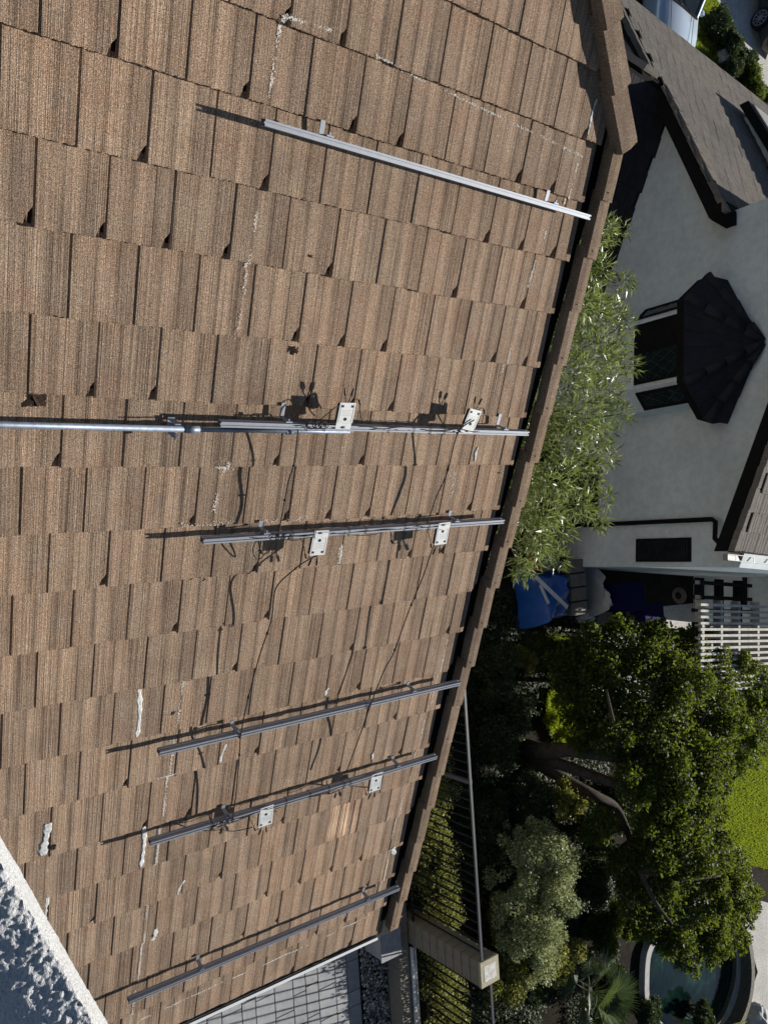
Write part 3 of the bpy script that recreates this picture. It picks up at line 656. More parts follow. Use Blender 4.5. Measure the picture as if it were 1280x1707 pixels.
for k in range(11): link(bpy.data.objects.new('block', bz), pl, pmw @ Matrix.Translation(Vector((0, 0, -.06 + k*.201))) @ Matrix.Rotation(random.uniform(-.006, .006), 4, 'Z'))
B().box(-.185, .185, -.185, .185, -.06, 2.14).obj('mortar_core', M_BLACK, pl, pmw)
b = B().box(-.205, .205, -.205, .205, 2.15, 2.205, None, .008); b.obj('pillar_cap', M_CAPST, pl, pmw)
pa = [(.13*math.cos(t)**1*min(1, 1) * (1+.12*math.sin(5*t)), .14*math.sin(t)*(1+.1*math.cos(3*t))) for t in np.linspace(0, 6.28, 24, endpoint=False)]
sq = [(max(-.125, min(.125, x*1.4)), max(-.13, min(.13, y*1.4))) for x, y in pa]
B().prism(sq, lambda p: (p[0], p[1], 2.203), lambda p: (p[0], p[1], 2.209)).obj('mortar_patch', M_CAPW, pl, pmw)
def fence(x0, x1, y, zb, zt, label, ph, posts):
    t = thing('iron_fence', label, 'fence', (x0, y, zb), group='iron fence panels either side of the pillar')
    I_ = Matrix.Identity(4)
    B().bar((x0, y, zt), (x1, y, zt), .042, .030).obj('top_rail', M_RAILTOP, t, I_)
    B().bar((x0, y, zb+.08), (x1, y, zb+.08), .030, .025).obj('bottom_rail', M_IRON, t, I_)
    pk = B().box(-.011, .011, -.011, .011, zb+.0, zt-.02).mesh('picket', M_IRON)
    x = x0 + ph
    while x < x1 - .05:
        if min([abs(x-p) for p in posts] + [9]) > .05: link(bpy.data.objects.new('picket', pk), t, Matrix.Translation(Vector((x, y, 0))))
        x += .150
    for p in posts: B().box(p-.03, p+.03, y-.03, y+.03, zb-.1, zt+.012).obj('post', M_RAILTOP, t, I_)
fence(-5.0, 7.035, 8.40, .36, 2.17, 'black iron fence whose top rail runs from the roof edge to the pillar', .04, [4.19, 1.7, -.8, -3.3])
fence(7.435, 12.5, 8.60, .36, 2.12, 'black iron fence beyond the pillar, running off the bottom of the picture', .08, [10.0])
# grey utility slab by the wall
ut = thing('step_block', 'pale grey slab leaning by the gravel under the eave corner', 'slab', (7.6, 7.7, 0))
B().box(7.00, 7.42, 7.62, 8.02, 0, .50, None, .01).obj('slab_body', M_PAVER, ut, Matrix.Identity(4)); B().box(6.98, 7.44, 7.60, 8.04, .503, .53, None, .004).obj('slab_top', M_PAVER, ut, Matrix.Identity(4))
# ------------------------------------------------------------------ neighbour house
HA = math.radians(-7.5); HM = Matrix.Rotation(HA, 4, 'Z')      # local x' along the wall, y' away
I4 = Matrix.Identity(4)
nb = thing('white_house', 'white stucco house with dark bay window roof and grey tiled roofs, standing in shade', 'house', mw=HM.copy())
YW = 13.4
def hq(fn0, poly, y0, y1, name, mat, parent=None): return B().prism(poly, lambda p: (p[0], y0, p[1]), lambda p: (p[0], y1, p[1])).obj(name, mat, parent or nb, HM)
hq(None, [(-10.0, -1.2), (-.6, -.2), (-.6, 4.15), (-5.2, 5.92), (-7.29, 5.10), (-7.29, 3.85), (-10.0, 2.55)], YW, YW+5.5, 'wall', M_NWALL)
hq(None, [(-.599, -.2), (.6, -.2), (.6, 4.1), (-.599, 4.1)], 18.7, 23, 'wing_wall', M_NWALL)
hq(None, [(-12.6, -1.2), (-10.02, -1.2), (-10.02, 2.6), (-12.6, 1.5)], YW+.3, YW+8, 'garage_wall', M_NWALL)
NT = []     # (matrix, kind, sizekey)
def nroof(p_low, along, up, n_al, n_up, kind, clip=None):
    # p_low : lower near corner, along : unit along the eave, up : unit up the slope
    al = Vector(along).normalized(); u = Vector(up).normalized(); nn = al.cross(u); 
    if nn.z < 0: al = -al; nn = al.cross(u)
    for j in range(n_up):
        for i in range(n_al):
            s = i*.30 + (.15 if j % 2 else 0); p = Vector(p_low) + al*s + u*(j*.355)
            if clip and not clip(p + al*.15 + u*.17): continue
            r_ = random.Random(i*7+j*131+kind*17)
            m = HM @ Matrix(((al[0], u[0], nn[0], p[0]), (al[1], u[1], nn[1], p[1]), (al[2], u[2], nn[2], p[2]), (0, 0, 0, 1))) @ Matrix.Translation(Vector((0, r_.uniform(-.006, .006), r_.uniform(0, .006)))) @ Matrix.Rotation(r_.uniform(-.008, .008), 4, 'Z')
            NT.append((m, kind))
def ntile(mat, seed):
    r = random.Random(seed); b = B(); n = 8; vs = []; fs = []
    for y in (0, .40):
        for i in range(n): vs.append((.003 + .289*i/(n-1), y + (r.uniform(-.008, .008) if y == 0 else 0), .028 - y*.065 + (.004 if i % 2 else 0) + r.uniform(-.002, .002)))
    for i in range(n): vs.append((vs[i][0], vs[i][1]+.002, .002))
    for i in range(n-1): fs += [(i, i+1, n+i+1, n+i), (2*n+i, 2*n+i+1, i+1, i)]
    vs += [(vs[0][0], .4, -.02), (vs[n-1][0], .4, -.02)]; q = len(vs); fs += [(0, n, q-2, 2*n), (n-1, 3*n-1, q-1, 2*n-1)]
    b.add(vs, fs); return b.mesh('roof_tile', mat)
SL = .414; aL = math.atan(SL); upL = (math.cos(aL), 0, math.sin(aL)); zL = lambda x: 2.94 + SL*(x+10.11) - .03
nroof((-13.02, 22.2, zL(-13.02)), (0, -1, 0), upL, 31, 17, 0, lambda p: p.x < -7.25 or (p.y > 13.0 and p.x < -6.4))
aD = math.atan(.48); zD = lambda x: 2.62 - .48*(x+9.7)
nroof((-6.2, 9.1, zD(-6.2)), (0, 1, 0), (-math.cos(aD), 0, math.sin(aD)), 14, 12, 1, lambda p: p.x > -10.2 and p.y < YW+.05)
aR = math.atan(.385); nroof((-.88, 12.92, 4.33), (0, 1, 0), (-math.cos(aR), 0, math.sin(aR)), 9, 13, 0)
tl = {0: [ntile(M_NTILE, s) for s in range(3)], 1: [ntile(M_DTILE, s+5) for s in range(2)]}
vis = []; rest = []
for m, k in NT:
    c = m @ Vector((.15, .17, 0)); (vis if infr(c, 0) else rest).append((np.linalg.norm(np.array(c) - CAM), m, k))
vis.sort(key=lambda t: t[0]); keep = vis[:300]; rest += vis[300:]
for _, m, k in keep: link(bpy.data.objects.new('roof_tile', random.choice(tl[k])), nb, m)
for k, nm in ((0, 'far_tiling'), (1, 'dark_tiling')):
    b = B()
    for _, m, kk in rest:
        if kk == k:
            me = tl[k][0]; b.add([m @ v.co for v in me.vertices], [tuple(p.vertices) for p in me.polygons])
    if b.v: b.obj(nm, M_NTILE if k == 0 else M_DTILE, nb, I4, kind='stuff')
# decks below the neighbour's tiles, barge boards, rake tiles
def slab(pts, th, name, mat):
    b = B(); n = len(pts); b.add([Vector(p) for p in pts] + [Vector((p[0], p[1], p[2]-th)) for p in pts], [tuple(range(n)), tuple(range(n, 2*n))[::-1]] + [(i, (i+1) % n, n+(i+1) % n, n+i) for i in range(n)]); return b.obj(name, mat, nb, HM)
slab([(-13.0, 12.95, zL(-13.0)-.01), (-7.15, 12.95, zL(-7.15)-.01), (-7.15, 13.39, zL(-7.15)-.01), (-7.31, 13.39, zL(-7.31)-.01), (-7.31, 22.2, zL(-7.31)-.01), (-13.0, 22.2, zL(-13.0)-.01)], .12, 'roof_deck', M_BLACK)
slab([(-10.2, 9.2, zD(-10.2)-.01), (-6.2, 9.2, zD(-6.2)-.01), (-6.2, YW-.01, zD(-6.2)-.01), (-10.2, YW-.01, zD(-10.2)-.01)], .1, 'porch_deck', M_BLACK)
slab([(-10.22, 9.2, zD(-10.2)-.01), (-14.2, 9.2, zD(-10.2)-1.9), (-14.2, 13.0, zD(-10.2)-1.9), (-10.22, 12.9, zD(-10.2)-.01)], .1, 'porch_deck', M_BLACK)  # far porch slope, coloured black in place of the shadow lying on it
B().prism([(-13.8, -1.1), (-6.6, -1.1), (-6.6, .9), (-10.2, 2.6), (-13.8, .9)], lambda p: (p[0], 9.5, p[1]), lambda p: (p[0], 12.8, p[1])).obj('porch_wall', M_NWALL, nb, HM)
slab([(-.85, 12.95, 4.31), (-5.2, 12.95, 4.31+4.35*.385), (-5.2, 19, 4.31+4.35*.385), (-.85, 19, 4.31)], .12, 'roof_deck', M_BLACK)
slab([(-5.2, 12.95, 5.98), (-7.62, 12.95, 5.02), (-7.62, 19, 5.02), (-5.2, 19, 5.98)], .12, 'roof_deck', M_BLACK)
slab([(-.65, 18.5, 4.2), (.7, 18.5, 4.15), (.7, 23, 4.15), (-.65, 23, 4.2)], .15, 'wing_roof', M_NTILE)
def nrake(p0, p1, n, out=.10, hh=.12):
    p0 = Vector(p0); p1 = Vector(p1); d = (p1-p0)/n
    for k in range(n):
        a = p0 + d*k; c = a + d*1.03; b = B(); up = Vector((0, 0, 1)); o = Vector((0, out, 0)); lift = Vector((0, 0, .010))
        vs = [a+lift*1.6, c+lift*.2, c+lift*.2+o, a+lift*1.6+o]; vs += [v - up*hh for v in vs]
        b.add(vs, [(0,1,2,3), (7,6,5,4), (0,4,5,1), (1,5,6,2), (2,6,7,3), (3,7,4,0)]); b.obj('rake_tile', M_NTILE, nb, HM)
    b = B(); q0 = p0 + Vector((0, .03, -.14)); q1 = p1 + Vector((0, .03, -.14)); vs = [q0, q1, q1 + Vector((0, .05, 0)), q0 + Vector((0, .05, 0))]; vs += [v - Vector((0, 0, .24)) for v in vs]
    b.add(vs, [(0,1,2,3), (7,6,5,4), (0,4,5,1), (1,5,6,2), (2,6,7,3), (3,7,4,0)]); b.obj('barge_board', M_BLACK, nb, HM)
nrake((-7.05, 12.86, zL(-7.05)+.06), (-10.15, 12.86, zL(-10.15)+.06), 9)
nrake((-10.2, 12.5, zL(-10.2)+.05), (-13.0, 12.5, zL(-13.0)+.05), 8)
nrake((-.86, 12.82, 4.37), (-5.1, 12.82, 4.37+4.24*.385), 12)
B().box(-7.24, -6.98, 12.84, 13.38, 3.92, 4.12).obj('gutter_box', M_BLACK, nb, HM)
# ridge end cap on the dark roof
for k in range(5):
    y0 = 12.55 - k*.42; b = B(); z0 = zD(-10.2)+.14 - k*.012
    b.prism([(-.08, -.06), (0, .03), (.08, -.06), (.065, -.075), (0, .0), (-.065, -.075)], lambda p: (-10.2+p[0], y0-.44, z0+p[1]), lambda p: (-10.2+p[0], y0, z0+p[1]+.02)).obj('ridge_tile', M_NTILE if k == 0 else M_DTILE, nb, HM)
# gutter of the lit roof
g = B(); g.box(-.80, -.71, 12.84, 19, 4.17, 4.18); g.box(-.71, -.70, 12.84, 19, 4.17, 4.26); g.box(-.80, -.71, 12.83, 12.84, 4.17, 4.26); g.box(-.81, -.80, 12.84, 19, 4.17, 4.26)
for yy in np.arange(13.1, 19, .6): g.box(-.80, -.71, yy, yy+.03, 4.25, 4.258)
g.obj('gutter', M_GUTTER, nb, HM)
# downspout
b = B().tube([(-.95, 12.90, 4.12), (-1.10, 13.0, 3.92), (-1.42, 13.26, 3.78), (-1.48, 13.32, 3.68), (-1.48, 13.33, .1)], .045, 8); b.obj('downspout', M_BLACK, nb, HM, smooth=True)
# small lower window
wn = B().box(-1.16, -.70, 13.36, 13.402, 2.02, 3.22).obj('window', M_BLACK, nb, HM); B().box(-1.12, -.74, 13.345, 13.358, 2.06, 3.18).obj('pane', M_GLASS, wn, HM)
for z in np.arange(2.1, 3.15, .055): B().box(-1.11, -.75, 13.338, 13.343, z, z+.016).obj('blind_slat', M_BLKPL, wn, HM)
# step block in the wall above : raised strip and cream fascia on the grey roof
up1 = lambda x: zL(x) + .02
hq(None, [(-11.3, up1(-11.3)), (-6.6, up1(-6.6)), (-6.6, up1(-6.6)+.40), (-11.3, up1(-11.3)+.22)], 16.75, 22, 'upper_wall', M_NWALL)
slab([(-11.5, 16.5, up1(-11.5)+.33), (-6.6, 16.5, up1(-6.6)+.55), (-6.6, 22.2, up1(-6.6)+.55), (-11.5, 22.2, up1(-11.5)+.33)], .22, 'upper_roof', M_BLACK)
slab([(-11.4, 16.62, up1(-11.4)+.37), (-6.6, 16.62, up1(-6.6)+.59), (-6.6, 22.2, up1(-6.6)+.59), (-11.4, 22.2, up1(-11.4)+.37)], .03, 'roof_membrane', M_COPE)
# bay window
def octo(cx, hw, hs, yf, ys): return [(cx-hs, YW-.004), (cx-hs, ys), (cx-hw, yf), (cx+hw, yf), (cx+hs, ys), (cx+hs, YW-.004)]
body = octo(-4.65, .66, 1.02, 12.56, 12.95)
B().prism(body, lambda p: (p[0], p[1], .3), lambda p: (p[0], p[1], 3.66)).obj('bay_body', M_NWALL, nb, HM)
def bwin(a, b_, z0, z1, f=.05, dia=True, open_=False):
    a = Vector((a[0], a[1], 0)); c = Vector((b_[0], b_[1], 0)); d = (c-a).normalized(); nrm = Vector((d.y, -d.x, 0))
    def P(s, o, z): return a + d*s + nrm*o + Vector((0, 0, z))
    L = (c-a).length
    def blk(s0, s1, o0, o1, za, zb): 
        vs = [P(s, o, z) for z in (za, zb) for o in (o0, o1) for s in (s0, s1)]; return vs, [(0,2,3,1), (4,5,7,6), (0,1,5,4), (2,6,7,3), (0,4,6,2), (1,3,7,5)]
    fr = B()
    for q in ((0, f, .003, .03, z0, z1), (L-f, L, .003, .03, z0, z1), (f, L-f, .003, .03, z0, z0+f), (f, L-f, .003, .03, z1-f, z1)): fr.add(*blk(*q))
    w_ = fr.obj('window', M_BLACK, nb, HM)
    B().add(*blk(f, L-f, .004, .012, z0+f, z1-f)).obj('pane', M_GLASS if not open_ else M_BLACK, w_, HM)
    if dia:
        g = B()
        for k in range(-6, 9):
            for sg in (1, -1):
                s0 = k*.2 if sg > 0 else k*.2 + (z1-z0)*.7; pts = []
                for tz in (0, 1): pts.append((s0 + sg*tz*(z1-z0)*.7, z0 + tz*(z1-z0)))
                # clip to pane
                (s_a, z_a), (s_b, z_b) = pts; out = []
                for t in np.linspace(0, 1, 25):
                    s = s_a + (s_b-s_a)*t; z = z_a + (z_b-z_a)*t
                    if f < s < L-f and z0+f < z < z1-f: out.append(P(s, .014, z))
                if len(out) > 2: g.bar(out[0], out[-1], .006, .004)
        g.obj('leading', M_RAILTOP, w_, HM)
bwin((-5.24, 12.56), (-4.72, 12.56), 2.52, 3.5, .03, False, True); bwin((-4.715, 12.56), (-4.06, 12.56), 2.52, 3.5)
a0 = Vector((-3.99, 12.56)); a1 = Vector((-3.63, 12.95)); bwin(a0.lerp(a1, .16), a0.lerp(a1, .95), 2.50, 3.5)
a0 = Vector((-5.67, 12.95)); a1 = Vector((-5.31, 12.56)); bwin(a0.lerp(a1, .05), a0.lerp(a1, .84), 2.50, 3.5)
eave = octo(-4.60, .76, 1.32, 12.22, 12.88); 
B().prism(eave, lambda p: (p[0], p[1], 3.64), lambda p: (p[0], p[1], 3.795)).obj('bay_fascia', M_BLACK, nb, HM)
ap = Vector((-4.62, YW-.02, 4.60)); eo = [Vector((-4.60 + (p[0]+4.60)*1.03, YW-.02 - (YW-.02-p[1])*1.03 if p[1] < YW-.1 else YW-.02, 3.80)) for p in eave]
eo[0].z = eo[5].z = 3.93; 
rt = B(); rt.add([*eo, ap], [(0,1,6), (1,2,6), (2,3,6), (3,4,6), (4,5,6), (0, 6, 5), (5,4,3,2,1,0)]); rt.obj('bay_roof_base', M_DTILE, nb, HM)
def facet(e0, e1, n):                               # shingles laid on one triangular face of the bay roof
    nrm = (e1-e0).cross(ap-e0).normalized(); nrm = -nrm if nrm.z < 0 else nrm
    for k in range(n):
        t0 = k/n; t1 = (k+1.15)/n
        if t1 > .97: t1 = .97
        A0 = e0.lerp(ap, t0); A1 = e1.lerp(ap, t0); B0 = e0.lerp(ap, t1); B1 = e1.lerp(ap, t1); W0 = (A1-A0).length; m = max(1, round(W0/.33)); off = .5*(k % 2)
        cuts = [0] + [min(1, max(0, (q+off)/m)) for q in range(0 if off else 1, m)] + [1]; cuts = sorted(set(cuts))
        for q in range(len(cuts)-1):
            c0, c1 = cuts[q]+.003, cuts[q+1]-.003
            if c1-c0 < .05: continue
            vs = [A0.lerp(A1, c0)+nrm*.024, A0.lerp(A1, c1)+nrm*.024, B0.lerp(B1, c1)+nrm*.006, B0.lerp(B1, c0)+nrm*.006]; vs += [v - nrm*.02 for v in vs]
            B().add(vs, [(0,1,2,3), (7,6,5,4), (0,4,5,1), (1,5,6,2), (2,6,7,3), (3,7,4,0)]).obj('bay_roof_tile', M_DTILE, nb, HM)
for q in range(5): facet(eo[q], eo[q+1], 4 if q in (1, 2, 3) else 3)
for q in (1, 2, 3, 4):                              # round hip caps
    e = eo[q]; d = (ap-e); n = 4
    for k in range(n):
        p = e + d*(k/n) + Vector((0, 0, .035)); c = e + d*((k+1.12)/n if k < n-1 else .98) + Vector((0, 0, .02)); B().tube([p, p.lerp(c, .5), c], [.085, .078, .062], 10).obj('hip_cap', M_DTILE, nb, HM, smooth=True)
# ------------------------------------------------------------------ vegetation helpers
def leaves(P, D, Nn, L, Wd, fold=.15):
    n = len(P); D = D/np.linalg.norm(D, axis=1, keepdims=True); Sx = np.cross(D, Nn); Sx /= np.linalg.norm(Sx, axis=1, keepdims=True)+1e-9; Up = np.cross(Sx, D)
    L = L[:, None]; Wd = Wd[:, None]; V = np.empty((n, 4, 3)); V[:, 0] = P; V[:, 1] = P + D*L*.45 + Sx*Wd*.5 + Up*Wd*fold; V[:, 2] = P + D*L - Up*L*.08; V[:, 3] = P + D*L*.45 - Sx*Wd*.5 + Up*Wd*fold
    return V.reshape(-1, 3), np.arange(n*4).reshape(-1, 4)
def blob_leaves(lobes, n, L, Wd, up=.4, droop=0, jit=.25, seed=1, nseed=.7):
    r = np.random.default_rng(seed); lobes = np.array(lobes, float); w = lobes[:, 3]*lobes[:, 4]; w /= w.sum(); k = r.choice(len(lobes), n, p=w)
    d = r.normal(size=(n, 3)); d /= np.linalg.norm(d, axis=1, keepdims=True); rad = (r.random(n)**.35)*(1-jit) + jit*r.random(n)
    c = lobes[k]; P = c[:, :3] + d*c[:, 3:6]*rad[:, None]
    D = d*.6 + r.normal(size=(n, 3))*nseed; D[:, 2] += up*.5 - droop; Nn = d*.5 + r.normal(size=(n, 3))*.7; Nn[:, 2] += up
    s = r.uniform(.6, 1.25, n); return leaves(P, D, Nn, L*s, Wd*s)
def sublobes(c, rad, n, rs, seed, shell=.75):
    r = np.random.default_rng(seed); out = []
    for _ in range(n):
        d = r.normal(size=3); d /= np.linalg.norm(d); q = np.array(c) + d*np.array(rad)*r.uniform(shell*.6, 1.0); s = rs*r.uniform(.55, 1.3); out.append((*q, s, s, s*.75))
    return out
def branchset(b, base, ends, r0, r1, wob=.15, seed=0):
    r = random.Random(seed)
    for e in ends:
        a = Vector(base); c = Vector(e); pts = []; rad = []
        for k in range(7):
            t = k/6; p = a.lerp(c, t) + Vector((r.uniform(-wob, wob), r.uniform(-wob, wob), r.uniform(-wob, wob)))*(math.sin(math.pi*t)); pts.append(p); rad.append(r0 + (r1-r0)*t)
        b.tube(spl(pts, 3), [rad[0] + (rad[-1]-rad[0])*i/(len(spl(pts, 3))-1) for i in range(len(spl(pts, 3)))], 8)
# oleander below the roof edge
ol = thing('oleander_shrub', 'tall narrow-leaved green shrub rising along the roof edge in front of the white house', 'shrub', tuple(G(960, 650, 3.2)*np.array([1, 1, 0])))
lb = []
for (px, py, z, s) in [(1035,385,3.3,.16),(1040,470,3.3,.22),(1045,540,3.2,.2),(1048,610,3.2,.22),(1035,690,3.2,.22),(1010,830,3.1,.2),(1000,870,3.0,.18),(930,930,3.0,.2),(870,955,3.1,.2),(1010,760,3.2,.25),(970,500,3.7,.35),(955,620,3.8,.35),(1012,378,3.35,.20),(1010,395,3.2,.16),(985,400,3.2,.28),(1000,450,3.3,.30),(960,440,3.2,.40),(1020,520,3.3,.28),(985,520,3.4,.45),(1025,580,3.2,.30),(990,600,3.5,.50),(1015,650,3.2,.30),(970,690,3.5,.50),(1000,720,3.2,.30),(945,740,3.4,.45),(975,770,3.2,.30),(985,800,3.1,.28),(925,800,3.4,.42),(960,840,3.2,.28),(905,850,3.4,.38),(975,850,3.05,.22),(890,890,3.3,.34),(935,880,3.2,.26),(880,930,3.2,.26),(905,905,3.1,.28),(920,560,3.0,.5),(900,700,3.0,.5),(880,800,3.0,.45)]:
    z += 1.8; s *= .78; p = G(px, py, z); lb.append((*p, s, s, s*.8))
low = [(l[0]*.97, l[1]*.97-.15, l[2]-.7, l[3]*1.2, l[4]*1.2, l[5]*1.2) for l in lb[::2]]
V1, F1 = blob_leaves(lb, 9800, .135, .019, .35, 0, .3, 11, .55); V2, F2 = blob_leaves(low, 6000, .135, .020, .3, 0, .4, 12)
bulk('foliage', np.concatenate([V1, V2]), np.concatenate([F1, F2+len(V1)]), M_OLE, ol, I4)
b = B(); c0 = Vector(WM[ol.name].translation)
branchset(b, c0 - Vector((0, 0, .05)), [tuple(l[:3]) for l in lb[::2]], .03, .007, .12, 3); b.obj('stems', M_BARK, ol, I4, smooth=True)
# hedge just beyond the fence
def patch(name, label, cat, lobes, n, L, Wd, mat, seed, up=.5, stems=True, group=None, jit=.25):
    c = np.mean(np.array(lobes)[:, :3], 0); t = thing(name, label, cat, (c[0], c[1], groundz(c[0], c[1])), group=group)
    V, F = blob_leaves(lobes, n, L, Wd, up, 0, jit, seed); bulk('foliage', V, F, mat, t, I4)
    if stems:
        b = B(); branchset(b, (c[0], c[1], groundz(c[0], c[1])-.05), [tuple(l[:3]) for l in lobes[:7]], .035, .01, .08, seed); b.obj('stems', M_BARK, t, I4, smooth=True)
    return t
hl = []
r_ = np.random.default_rng(4)
for x in np.arange(3.2, 12.6, .28):
    for k in range(3): hl.append((x + r_.uniform(-.15, .15), 8.72 + k*.22 + r_.uniform(-.1, .1), .42 + r_.uniform(-.1, .25) + (.15 if k == 1 else 0), .26, .24, .25))
patch('hedge', 'yellow-green clipped hedge in sun behind the black iron fence', 'hedge', hl, 34000, .045, .028, M_HEDGE, 21)
# silvery rounded shrub mass
sc_ = G(925, 1500, 1.4); sl_ = sublobes((sc_[0], sc_[1], 1.05), (1.55, .75, .45), 70, .27, 31) + sublobes((sc_[0]+.2, sc_[1]-.05, .75), (1.9, 1.0, .45), 60, .15, 33, 1.3)
patch('silver_shrub', 'broad silvery green shrub in sun left of the pool', 'shrub', sl_, 42000, .05, .03, M_SILVER, 32)
# low shrubs in shade
for k, (px, py, z, n, s, lab, mt) in enumerate([(835,1120,.5,7000,.55,'dark small-leaved shrub beside the roof edge below the tarpaulin', M_IVY), (850,1240,.5,7000,.6,'dark glossy shrub left of the tree trunks', M_IVY),
        (905,1330,.8,5000,.42,'small round shrub with pale-edged leaves just below the tree trunks', M_IVY), (960,1340,.9,4500,.38,'small green shrub between the trunks and the silver shrub', M_HEDGE),
        (830,1380,.5,7000,.55,'dark shrub in the gap between the hedge and the silver shrub', M_IVY), (1030,1560,.8,9000,.5,'leafy green shrub at the left end of the pool', M_TREE), (1000,1470,.8,7000,.5,'dark shrub between the silver shrub and the tree crown', M_IVY),
        (880,1100,.25,3500,.30,'low green shrub by the tarpaulin in striped light', M_HEDGE), (870,1040+140,.4,4000,.4,'dark shrub in front of the sunlit grass tuft', M_IVY), (850,1640,.8,8000,.55,'green shrub behind the fence below the pillar cap', M_HEDGE), (845,1540,.55,6000,.40,'yellow-green shrub filling between the pillar cap and the silver shrub', M_HEDGE), (960,1600,1.2,7000,.42,'bright lime-green shrub at the lower end of the silver shrub', M_HEDGE), (1020,1630,.6,7000,.45,'dark leafy shrub between the fan palm and the pool', M_IVY), (1000,1400,.9,9000,.6,'dense dark shrub under the lowest leaning trunk', M_IVY), (1060,1360,.6,9000,.7,'deep green shrub hidden under the middle of the tree crown', M_IVY), (960,1100,.4,7000,.55,'dark low shrub by the tree crown below the bins', M_IVY), (900,1640,.5,7000,.5,'dark shrub below the silver shrub beside the fan palm', M_IVY), (860,1440,.3,7000,.5,'dark low shrub in shade between hedge and silver shrub', M_IVY), (1085,1690,.45,6000,.38,'leafy shrub spilling over the lower left end of the pool', M_IVY), (1060,1545,.6,5000,.32,'small leafy shrub spilling over the upper left end of the pool', M_TREE), (1180,1700,.5,5000,.35,'dark shrub at the bottom edge in front of the pool', M_IVY)]):
    c = G(px, py, z); patch('garden_shrub', lab, 'shrub', sublobes((c[0], c[1], z*.7), (s, s, s*.6), 14, s*.45, 50+k), n, .055, .035, mt, 60+k, group='shrubs in the shaded yard')
# ground cover ivy
n = 60000; r = np.random.default_rng(9); P = np.stack([r.uniform(1.5, 13.5, n), r.uniform(8.55, 14.5, n), r.uniform(.0, .12, n)], 1); hd_ = r.normal(size=(n, 3)); hd_[:, 2] *= .3
den = np.sin(P[:, 0]*2.1+1)*np.sin(P[:, 1]*2.7) > -.45; P = P[den]; hd_ = hd_[den]; n = len(P); Nn = r.normal(size=(n, 3))*.4; Nn[:, 2] += 1
V, F = leaves(P, hd_, Nn, r.uniform(.04, .08, n), r.uniform(.03, .05, n)); bulk('ground_cover', V, F, M_IVY, None, None, kind='stuff')
# grass : sunlit tuft by the trunk and the far lawn
def grass(name, poly, n, h, mat, seed, lump=0):
    r = np.random.default_rng(seed); poly = np.array(poly)[:, :2]; lo = poly.min(0); hi = poly.max(0); pts = r.uniform(lo, hi, (n*2, 2)); ins = np.zeros(len(pts), bool); j = len(poly)-1
    for i in range(len(poly)):
        a, b_ = poly[i], poly[j]; cnd = ((a[1] > pts[:, 1]) != (b_[1] > pts[:, 1])) & (pts[:, 0] < (b_[0]-a[0])*(pts[:, 1]-a[1])/(b_[1]-a[1]+1e-12)+a[0]); ins ^= cnd; j = i
    pts = pts[ins][:n]; m = len(pts); z = np.array([groundz(x, y) for x, y in pts]) + (lump*np.sin(pts[:, 0]*9)*np.sin(pts[:, 1]*8)*.5+lump*.5); P = np.column_stack([pts, z]); D_ = r.normal(size=(m, 3))*.45; D_[:, 2] = 1; Nn = r.normal(size=(m, 3)); Nn[:, 2] = .2
    V, F = leaves(P, D_, Nn, r.uniform(.6, 1.3, m)*h, np.full(m, h*.16)); return bulk(name, V, F, mat, None, None, kind='stuff')
lawn = [G(1195,1390,0), G(1205,1330,0), G(1240,1270,0), G(1330,1240,0), G(1400,1420,0), G(1290,1450,0), G(1235,1440,0)]
sheet('lawn', [tuple(p+np.array([0,0,.012])) for p in lawn], M_TURF, .02, kind='structure'); grass('grass', lawn, 42000, .07, M_GRASS, 5)
tf = [G(905,1150,0), G(950,1140,0), G(965,1170,0), G(962,1235,0), G(920,1235,0), G(900,1200,0)]; grass('grass', tf, 9000, .12, M_GRASS, 6, .18)
tf = [G(868,1050,0), G(950,1060,0), G(950,1110,0), G(880,1120,0)]; grass('grass', tf, 5000, .06, M_GRASS, 7, .05)
# main tree
tb = G(885, 1245, 0); tr = thing('spreading_tree', 'large leafy tree with three grey trunks and a wide crown shading the yard', 'tree', (tb[0], tb[1], 0))
tips = []
b = B()
def limb(pts, r0, r1, name='trunk'):
    p = spl([Vector(q) for q in pts], 5); n = len(p); b = B(); b.tube(p, [r0 + (r1-r0)*(i/(n-1))**.8 for i in range(n)], 12); return b.obj(name, M_BARK, tr, I4, smooth=True)
def GP(px, py, z): return tuple(G(px, py, z))
limb([GP(880,1247,-.05), GP(905,1252,.5), GP(940,1250,1.05), GP(985,1256,1.5), GP(1040,1262,2.0), GP(1090,1240,2.4)], .20, .08)
limb([GP(882,1256,-.05), GP(905,1264,.35), GP(940,1276,.8), GP(985,1292,1.3), GP(1040,1310,1.8), GP(1100,1320,2.2)], .17, .07)
limb([GP(884,1266,-.05), GP(915,1284,.3), GP(950,1304,.6), GP(990,1325,.9), GP(1025,1345,1.0), GP(1045,1385,1.2), GP(1065,1450,1.4), GP(1090,1500,1.6)], .15, .05)
for k, e in enumerate([(1010,1150,2.4),(1100,1120,2.6),(1180,1180,2.8),(1200,1260,2.8),(1160,1330,2.7),(1200,1460,2.5),(1060,1180,2.2),(1120,1540,2.2),(1010,1100,2.0),(1150,1420,2.4)]):
    s = (1040,1262,2.0) if k in (0,1,6,8) else (1100,1320,2.2) if k in (2,3,4) else (1065,1450,1.7); limb([GP(*s), GP((s[0]+e[0])/2, (s[1]+e[1])/2+10, (s[2]+e[2])/2+.1), GP(*e)], .07, .02, 'limb')
cl = []; r_ = random.Random(3)
